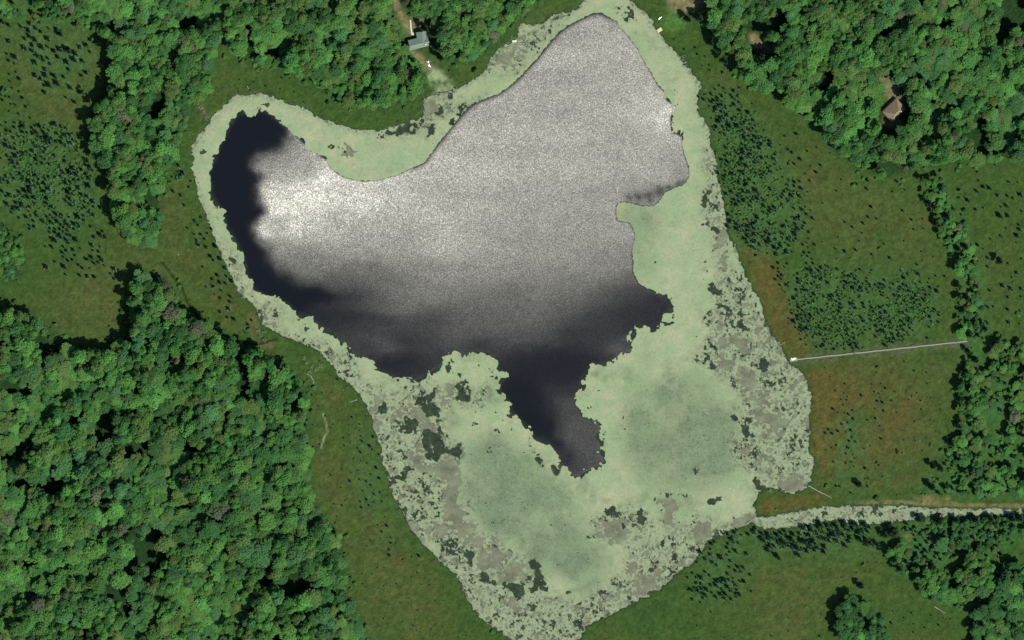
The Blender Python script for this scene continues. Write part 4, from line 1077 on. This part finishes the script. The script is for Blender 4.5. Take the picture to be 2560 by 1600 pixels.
ZONE = {'upper_bog': 'in the bog at the upper left', 'upper_edge': 'at the upper left picture edge', 'left_bog': 'in the dense bog at left', 'left_tail': 'in the meadow left of the lake', 'left_shore': 'along the left lake shore',
        'right_shore': 'in the thicket right of the lake', 'shore_tail': 'between the two right-hand thickets', 'oval': 'in the oval thicket above the boardwalk', 'open_meadow': 'in the open meadow above the oval thicket', 'far_right': 'in the far right meadow',
        'lower_meadow': 'in the meadow below the boardwalk', 'boardwalk_meadow': 'in the grass just below the boardwalk', 'bottom_shore': 'along the lower left lake shore', 'bottom_meadow': 'in the meadow right of the big wood', 'lower_shore': 'in the clump below the lake',
        'channel_row': 'in the row below the channel', 'south_meadow': 'in the lower right meadow', 'corner_meadow': 'near the lower right corner', 'cabin_shore': 'in the meadow below the cabin wood', 'lawn_shore': 'near the shore lawn'}
ZONE.update({k: STAND[k] for k in ('bank', 'copse', 'corner', 'hedge', 'channel')})
left_over = []
for kind, test in (('spruce_tree', lambda s: s[4] >= 4.2), ('stunted_spruce', lambda s: s[4] < 4.2)):
    mine = [s for s in spruces if test(s)]
    vis = sorted([s for s in mine if in_frame(s[1], s[2])], key=lambda s: -s[4])[:300]
    ids = set(id(s) for s in vis)
    left_over += [s for s in mine if id(s) not in ids]
    word = 'spruce' if kind == 'spruce_tree' else 'stunted spruce'
    labels = number_off([('%s %s %s' % (SP_TONES[s[5]][0], word, ZONE[s[0]]), s[1]) for s in vis])
    for (zone, px, py, r, h, tone, k), lab in zip(vis, labels):
        x, y = ground(px, py, h * .4)
        plant(kind, float(x), float(y), R.random() * 6.28, (r / 1.5, r / 1.5, h / 10), [('trunk', SP_TRUNK[0], None), ('crown', SP_CROWN[k], SP_MAT[tone])], lab, 'tree', word + 's ' + ZONE[zone])
pts = []
for zone, px, py, r, h, tone, k in left_over:
    x, y = ground(px, py, h * .4)
    pts.append((float(x), float(y), R.random() * 6.28, (r / 1.5, r / 1.5, h / 10), k * 3 + tone))
mass('spruce_thicket', pts, [(SP_CROWN[k], SP_MAT[t]) for k in range(N_SP) for t in range(3)], 'small spruces crowded between the larger ones in the bogs', 'thicket')

vis = sorted([s for s in shrubs if in_frame(s[0], s[1])], key=lambda s: -s[2])[:300]
ids = set(id(s) for s in vis)
labels = number_off([('%s leafy shrub %s' % (TONES[s[4]][0], where(s[0], s[1])), s[0]) for s in vis])
for (px, py, r, h, tone, k), lab in zip(vis, labels):
    x, y = ground(px, py, h * .5)
    plant('leafy_shrub', float(x), float(y), R.random() * 6.28, (r / 1.5, r / 1.5, h / 1.8), [('stem', SH_STEM[0], None), ('foliage', SH_CROWN[k], TREE_MAT[tone])], lab, 'shrub', 'leafy shrubs')
pts = []
for s in shrubs:
    if id(s) in ids: continue
    px, py, r, h, tone, k = s
    x, y = ground(px, py, h * .5)
    pts.append((float(x), float(y), R.random() * 6.28, (r / 1.5, r / 1.5, h / 1.8), k * 6 + tone))
mass('undergrowth', pts, [(SH_CROWN[k], TREE_MAT[t]) for k in range(N_SH) for t in range(6)], 'low leafy undergrowth along the wood edges and in the scrub', 'undergrowth')
print('PLANTS', len(trees), len(pines), len(spruces), len(shrubs))

# ------------------------------------------------------------------ buildings, boardwalk, boats, fallen wood
def paint(name, col, rough=.6, grain=.35, scale=2.0, metal=0.0):
    mt, nt, bs = nodes(name)
    n = noise(nt, scale, 4, .7, geo_pos(nt))
    f = math_node(nt, 'MULTIPLY_ADD', n.outputs[0], grain * 2); nt.nodes[-1].inputs[2].default_value = 1 - grain
    nt.links.new(mix(nt, 1.0, tuple(col), f, 'MULTIPLY'), bs.inputs['Base Color'])
    bs.inputs['Roughness'].default_value = rough; bs.inputs['Metallic'].default_value = metal
    return mt
def boxvf(x0, x1, y0, y1, z0, z1):
    v = [(x0, y0, z0), (x1, y0, z0), (x1, y1, z0), (x0, y1, z0), (x0, y0, z1), (x1, y0, z1), (x1, y1, z1), (x0, y1, z1)]
    return v, [(0, 3, 2, 1), (4, 5, 6, 7), (0, 1, 5, 4), (1, 2, 6, 5), (2, 3, 7, 6), (3, 0, 4, 7)]
def piece(name, vf, mat, parent):
    return link_mesh(name, plain_mesh(name, vf, mat), None, parent)
def shifted(o, loc, rz=0.0):
    o.location = loc; o.rotation_euler = (0, 0, rz); return o
LOGWALL = paint('log_wall', (.16, .11, .07)); GREENROOF = paint('green_metal_roof', (.135, .185, .15), .5, .12, .6); PANE = paint('window_glass', (.02, .03, .035), .08, .05)
WHITE = paint('white_paint', (.66, .66, .62), .45, .08); BROWNROOF = paint('brown_shingle_roof', (.225, .165, .105), .85, .25, 1.2); CONCRETE = paint('pale_concrete', (.46, .47, .36), .9, .15, 1.0)
DECKWOOD = paint('grey_boardwalk_wood', (.21, .205, .15), .85, .3, 1.4); DOORP = paint('door_paint', (.25, .08, .05)); ALU = paint('aluminium', (.62, .63, .62), .35, .08, 2, .8); YELLOWWOOD = paint('new_lumber', (.52, .43, .25), .8, .2)

def gable(L, W, eave, ridge, over=.45, th=.18):
    """Gable roof shell along x: two slabs meeting at the ridge."""
    l, w = L / 2 + over, W / 2 + over
    e = eave - over * (ridge - eave) / (W / 2)
    v = []
    for x in (-l, l):
        v += [(x, -w, e), (x, 0, ridge), (x, w, e), (x, w, e + th), (x, 0, ridge + th), (x, -w, e + th)]
    f = [(0, 1, 4, 5), (1, 2, 3, 4), (11, 10, 7, 6), (10, 9, 8, 7), (5, 4, 10, 11), (4, 3, 9, 10), (6, 7, 1, 0), (7, 8, 2, 1), (0, 5, 11, 6), (2, 8, 9, 3)]
    return v, f
def gable_wall(L, W, eave, ridge):
    l, w = L / 2, W / 2
    v = []
    for x in (-l, l): v += [(x, -w, 0), (x, w, 0), (x, w, eave), (x, 0, ridge), (x, -w, eave)]
    return v, [(0, 4, 3, 2, 1), (5, 6, 7, 8, 9), (0, 1, 6, 5), (1, 2, 7, 6), (4, 0, 5, 9), (2, 3, 8, 7), (3, 4, 9, 8)]
def window(parent, x, y, z, w, h, ax):
    d = .05
    o = piece('window', boxvf(-w / 2, w / 2, -d, d, -h / 2, h / 2), WHITE, parent); shifted(o, (x, y, z), 0 if ax == 'x' else math.pi / 2)
    piece('pane', boxvf(-w / 2 + .1, w / 2 - .1, -d - .012, d + .012, -h / 2 + .1, h / 2 - .1), PANE, o)

# the cabin with the green roof: a long wing and a cross wing towards the drive
pc = gpt(1047, 109, 3.6)
ang = math.radians(8)
cabin = empty('cabin', (pc.x, pc.y, 0), ang)
tag(cabin, 'cabin with grey-green metal roof in a clearing above the lake', 'cabin')
piece('wall', gable_wall(12.0, 6.0, 2.7, 4.6), LOGWALL, cabin)
r1 = piece('roof', gable(12.0, 6.0, 2.72, 4.62), GREENROOF, cabin)
w2 = piece('wall', gable_wall(7.2, 5.6, 2.7, 4.45), LOGWALL, cabin); shifted(w2, (2.9, 3.0, .003), math.pi / 2)
r2 = piece('roof', gable(7.2, 5.6, 2.72, 4.47, .5), GREENROOF, cabin); shifted(r2, (2.9, 3.2, .004), math.pi / 2)
piece('chimney', boxvf(3.6, 4.2, -1.4, -.8, 3.2, 5.2), WHITE, r1)
piece('ridge_cap', boxvf(-6.4, 6.4, -.12, .12, 4.74, 4.84), GREENROOF, r1)
for x in (-4.2, -1.4, 1.4): window(cabin, x, -3.0, 1.6, 1.3, 1.1, 'x')
window(cabin, -3.6, 3.0, 1.6, 1.2, 1.1, 'x'); window(cabin, 5.7, 3.6, 1.6, 1.2, 1.1, 'y')
dr = piece('door', boxvf(-.5, .5, -.06, .06, 0, 2.05), DOORP, cabin); shifted(dr, (-1.6, 3.03, .02)); piece('handle', boxvf(.32, .4, .06, .12, .95, 1.05), ALU, dr)
# pale walk in front of the door
a_, b_, c_ = gpt(1026, 50), gpt(1029, 84), gpt(1040, 86)
walk = empty('walkway', (b_.x, b_.y, .03)); tag(walk, 'pale L-shaped concrete walkway in front of the green-roofed cabin', 'walkway')
def slab_between(p, q, w, z, t, n, name, mat, parent, gap=.02):
    """n slabs in a row from p to q."""
    d = (q - p); L = d.length; rz = math.atan2(d.y, d.x)
    me = None
    for k in range(n):
        if me is None: me = plain_mesh(name, boxvf(gap, L / n - gap, -w / 2, w / 2, z - t, z), mat)
        o = link_mesh(name, me, None, parent)
        o.location = (p + d * (k / n)) - (Vector(parent.location[:2] + (0,)) if parent else Vector()); o.location.z = 0; o.rotation_euler = (0, 0, rz)
a_.z = b_.z = c_.z = 0
slab_between(a_, b_, .9, .06, .1, 6, 'slab', CONCRETE, walk)
slab_between(b_, c_, 1.6, .07, .1, 2, 'slab', CONCRETE, walk)

# the house with the brown hip roof
pc = gpt(2237, 277, 3.6)
house = empty('house', (pc.x, pc.y, 0), math.radians(40))
tag(house, 'house with tan brown hip roof in a small clearing among trees', 'house')
l, w, e, h_ = 6.2, 5.2, 2.7, 7.2
piece('wall', boxvf(-l + .5, l - .5, -w + .5, w - .5, 0, e + .05), paint('house_siding', (.30, .25, .18)), house)
rv = [(-l, -w, e), (l, -w, e), (l, w, e), (-l, w, e), (-1.6, 0, h_), (1.6, 0, h_), (-l, -w, e - .2), (l, -w, e - .2), (l, w, e - .2), (-l, w, e - .2)]
hr = piece('roof', (rv, [(0, 1, 5, 4), (2, 3, 4, 5), (1, 2, 5), (3, 0, 4), (0, 6, 7, 1), (1, 7, 8, 2), (2, 8, 9, 3), (3, 9, 6, 0), (6, 9, 8, 7)]), BROWNROOF, house)
piece('chimney', boxvf(2.2, 2.7, -2.2, -1.7, 3.8, 6.6), WHITE, hr)
for x in (-3, 0, 3): window(house, x, -w + .5, 1.5, 1.3, 1.1, 'x'); window(house, x, w - .5, 1.5, 1.3, 1.1, 'x')
dr = piece('door', boxvf(-.5, .5, -.06, .06, 0, 2.05), DOORP, house); shifted(dr, (-l + .5, .8, .02), math.pi / 2); piece('handle', boxvf(.32, .4, .06, .12, .95, 1.05), ALU, dr)

# boardwalk over the sedge, in sections on posts, with a landing at the lake end
pa, pb = gpt(1992, 899, .4), gpt(2418, 853, .4)
pa.z = pb.z = 0
bw = empty('boardwalk', (pa.x, pa.y, 0)); tag(bw, 'long narrow weathered wooden boardwalk across the meadow to the lake', 'boardwalk')
d = pb - pa; L = d.length; n = 27; rz = math.atan2(d.y, d.x)
sec = plain_mesh('deck_section', join_tubes([boxvf(.02 + k * (L / n) / 8, (k + 1) * (L / n) / 8 - .03, -.42, .42, .34, .42) for k in range(8)] + [boxvf(0.0, L / n, y, y + .1, .2, .335) for y in (-.42, .32)]), DECKWOOD)
post = plain_mesh('post', boxvf(-.06, .06, -.06, .06, -.5, .40), DECKWOOD)
for k in range(n):
    o = link_mesh('deck_section', sec, None, bw); q = d * (k / n); jig = .10 * math.sin(k * 1.7)
    o.location = (q.x - math.sin(rz) * jig, q.y + math.cos(rz) * jig, .01 * (k % 3)); o.rotation_euler = (0, 0, rz + .01 * math.sin(k * 2.1))
    for s_ in (-.62, .62):
        o2 = link_mesh('post', post, None, bw); o2.location = (q.x - math.sin(rz) * s_, q.y + math.cos(rz) * s_, 0)
land = piece('landing', join_tubes([boxvf(-4.6 + k * .46, -4.6 + k * .46 + .42, -1.0, 1.0, .30, .37) for k in range(11)]), DECKWOOD, bw); land.rotation_euler = (0, 0, rz)

def hull(L, W, H, upside=True, n=9, m=7):
    """Boat hull: pointed bow, square stern; upside down when stored on shore."""
    v = []; f = []
    for i in range(n):
        t = i / (n - 1); x = -L / 2 + L * t
        half = W / 2 * (1 - max(0, (t - .45) / .55) ** 2.2) * (.86 + .14 * min(1, t * 3)) + .02
        keel = H * (1 - .35 * max(0, (t - .6) / .4) ** 2)
        for j in range(m):
            a = math.pi * j / (m - 1)
            y = -math.cos(a) * half; z = (math.sin(a) ** .6) * keel
            v.append((x, y, z if upside else H - z))
        if i:
            o = (i - 1) * m
            f += [(o + j, o + j + 1, o + m + j + 1, o + m + j) for j in range(m - 1)]
    f.append(tuple(range(m))); f.append(tuple(range((n - 1) * m, n * m))[::-1])
    return v, f
def boat(px, py, L, W, rz, mat, label):
    p_ = gpt(px, py, .3)
    o = empty('rowboat', (p_.x, p_.y, .05), rz); tag(o, label, 'boat', 'boats kept on shore')
    piece('hull', hull(L, W, .55), mat, o)
    piece('keel', boxvf(-L * .46, L * .30, -.04, .04, .50, .62), mat, o)
    piece('gunwale', join_tubes([boxvf(-L * .47, L * .1, sy * W / 2 - .04, sy * W / 2 + .04, .0, .07) for sy in (-1, 1)]), ALU, o)
boat(1985, 897, 3.6, 1.6, math.radians(10), WHITE, 'white overturned boat at the lake end of the boardwalk')
boat(1070.5, 156, 1.6, .9, math.radians(-70), WHITE, 'short white overturned boat on the sandy path, upper of two')
boat(1074.5, 165, 2.4, .8, math.radians(-52), WHITE, 'white overturned boat on the sandy path, lower of two')
boat(1650.5, 44, 2.9, 1.0, math.radians(38), ALU, 'silver overturned boat on grass near the top lake shore')

def dock(px, py, L, W, rz, mat, label, npl):
    p_ = gpt(px, py, .3); o = empty('small_dock', (p_.x, p_.y, 0), rz); tag(o, label, 'dock')
    me = plain_mesh('plank', boxvf(-L / npl / 2 + .03, L / npl / 2 - .03, -W / 2, W / 2, .30, .36), mat)
    for k in range(npl):
        q = link_mesh('plank', me, None, o); q.location = (-L / 2 + (k + .5) * L / npl, .06 * math.sin(k * 2.3), .004 * (k % 2))
    for sx in (-L / 2 + .2, L / 2 - .2):
        for sy in (-W / 2 + .15, W / 2 - .15): piece('post', boxvf(sx - .06, sx + .06, sy - .06, sy + .06, -.5, .29), mat, o)
dock(1649, 75, 3.2, 2.4, math.radians(30), YELLOWWOOD, 'small yellowish wooden dock at the right shore of the lake top', 6)
dock(1286, 103, 3.0, 1.2, math.radians(-4), paint('grey_white_planks', (.5, .5, .44)), 'small white dock platform at the reedy upper left shore', 6)

# a white car at the top of the drive, cut by the picture edge
pcar = gpt(962, -3, .8)
car = empty('parked_car', (pcar.x, pcar.y, 0), math.radians(14)); tag(car, 'white parked car at the top edge on the cabin drive', 'car')
bv = [(-2.2, -.85, .35), (2.2, -.85, .35), (2.2, .85, .35), (-2.2, .85, .35), (-2.15, -.85, .85), (2.1, -.82, .8), (2.1, .82, .8), (-2.15, .85, .85)]
piece('body', (bv, [(0, 3, 2, 1), (4, 5, 6, 7), (0, 1, 5, 4), (1, 2, 6, 5), (2, 3, 7, 6), (3, 0, 4, 7)]), WHITE, car)
piece('cabin_glass', ([(-1.5, -.78, .84), (1.0, -.78, .82), (1.0, .78, .82), (-1.5, .78, .84), (-1.1, -.66, 1.4), (.4, -.66, 1.42), (.4, .66, 1.42), (-1.1, .66, 1.4)], [(4, 5, 6, 7), (0, 1, 5, 4), (1, 2, 6, 5), (2, 3, 7, 6), (3, 0, 4, 7)]), PANE, car)
piece('roof_panel', boxvf(-1.12, .42, -.68, .68, 1.41, 1.46), WHITE, car)
tyre = paint('tyre_rubber', (.02, .02, .02))
for sx in (-1.4, 1.4):
    for sy in (-.85, .85):
        q = piece('wheel', tube([(0, -.1, 0), (0, .1, 0)], [.32, .32], 12), tyre, car); q.location = (sx, sy, .32)

# fallen and standing dead wood, pale with age
def log(pts_px, r, label, seed=0, z=.25):
    q = random.Random(seed)
    P = [gpt(x, y, z) for x, y in pts_px]
    o = empty('fallen_log', P[0]); tag(o, label, 'log', 'pale fallen logs')
    loc = [p_ - P[0] for p_ in P]
    rad = [r * (1 - .6 * k / (len(P) - 1)) for k in range(len(P))]
    piece('stem', tube([tuple(p_) for p_ in loc], rad, 6), DEADWOOD, o)
    br = []
    for k in range(5):
        t = .35 + .6 * q.random(); i = min(int(t * (len(loc) - 1)), len(loc) - 2); f_ = t * (len(loc) - 1) - i
        c = loc[i].lerp(loc[i + 1], f_); a = q.random() * 6.28; Lb = .8 + 1.2 * q.random()
        br.append(tube([tuple(c), tuple(c + Vector((math.cos(a) * Lb, math.sin(a) * Lb, .2 + .4 * q.random())))], [r * .45, r * .12], 5))
    piece('branch_stubs', join_tubes(br), DEADWOOD, o)
log([(2021, 1214), (2042, 1226), (2062, 1236), (2080, 1245)], .22, 'pale fallen log on the brown meadow tip above the channel', 1)
log([(2335, 1516), (2350, 1525), (2363, 1533)], .2, 'pale fallen log in the meadow near the lower right corner', 2)
log([(1867, 1310), (1878, 1302), (1888, 1294)], .2, 'pale log lying where the channel leaves the lake', 3)
log([(1300, 113), (1312, 116), (1318, 112)], .22, 'pale logs end lying beside the white dock platform', 4)
log([(1950, 863), (1958, 858), (1964, 856)], .15, 'thin pale log at the right shore above the boardwalk', 5)
log([(618, 215), (622, 222), (626, 230)], .14, 'thin pale log at the top of the left bay', 6)
log([(1709, 158), (1716, 155)], .2, 'short pale log at the right shore below the lawn', 7)
log([(768, 935), (778, 942), (785, 955), (784, 965)], .22, 'crooked pale log at the edge of the big lower-left wood', 8)
log([(875, 1005), (890, 1000), (895, 1000)], .16, 'short pale log on the meadow beside the lower left shore', 9)
log([(1270, 118), (1283, 112), (1296, 114)], .14, 'thin pale log just below the white dock platform', 10)
log([(1845, 1348), (1852, 1342), (1862, 1338)], .14, 'thin pale log at the shore right of the spruce clump', 11)

def bare_bush(px, py, r, h, label, seed):
    q = random.Random(seed); p_ = gpt(px, py, 0)
    o = empty('bare_bush', (p_.x, p_.y, 0)); tag(o, label, 'bush', 'grey bare bushes')
    st = []; tw = []
    for k in range(7):
        a = k * .9 + q.random(); b = .5 + .5 * q.random()
        tip = Vector((math.cos(a) * r * b, math.sin(a) * r * b, h * (.5 + .5 * q.random()))); mid = tip * .5 + Vector((0, 0, h * .15))
        st.append(tube([(0, 0, 0), tuple(mid), tuple(tip)], [.07, .05, .02], 4))
        for j in range(4):
            a2 = q.random() * 6.28; c = mid.lerp(tip, q.random())
            tw.append(tube([tuple(c), tuple(c + Vector((math.cos(a2), math.sin(a2), .4)) * r * .35)], [.035, .012], 4))
    piece('stem', join_tubes(st), DEADWOOD, o); piece('twigs', join_tubes(tw), DEADWOOD, o)
BB = [(490, 255, 'above the left bay'), (500, 268, 'above the left bay'), (508, 280, 'above the left bay'), (514, 292, 'above the left bay'), (765, 905, 'between the big wood and the lake'), (778, 915, 'between the big wood and the lake'), (790, 922, 'between the big wood and the lake'), (772, 928, 'between the big wood and the lake'), (800, 912, 'between the big wood and the lake'), (758, 895, 'between the big wood and the lake'),
      (650, 838, 'where the stream meets the lake'), (660, 848, 'where the stream meets the lake'), (645, 825, 'where the stream meets the lake'), (658, 828, 'where the stream meets the lake'), (1280, 95, 'beside the white dock platform'), (1268, 108, 'beside the white dock platform'), (1250, 130, 'beside the white dock platform'), (1235, 150, 'beside the white dock platform'),
      (1705, 150, 'on the shore below the lawn'), (1712, 165, 'on the shore below the lawn'), (1706, 140, 'on the shore below the lawn'), (1078, 232, 'at the foot of the sandy path'), (1100, 236, 'at the foot of the sandy path'), (1122, 232, 'at the foot of the sandy path'), (1060, 250, 'at the foot of the sandy path'), (1140, 222, 'at the foot of the sandy path'),
      (1925, 1225, 'at the tip of the brown meadow spit'), (2015, 1215, 'at the tip of the brown meadow spit'), (830, 905, 'between the big wood and the lake'), (606, 742, 'on the lower left shore'), (540, 520, 'on the left shore'), (545, 545, 'on the left shore')]
labs = number_off([('grey bare bush ' + t, x) for x, y, t in BB])
for k, ((x, y, t), lab) in enumerate(zip(BB, labs)): bare_bush(x, y, 1.3 + .7 * R.random(), 1.6 + R.random(), lab, k)
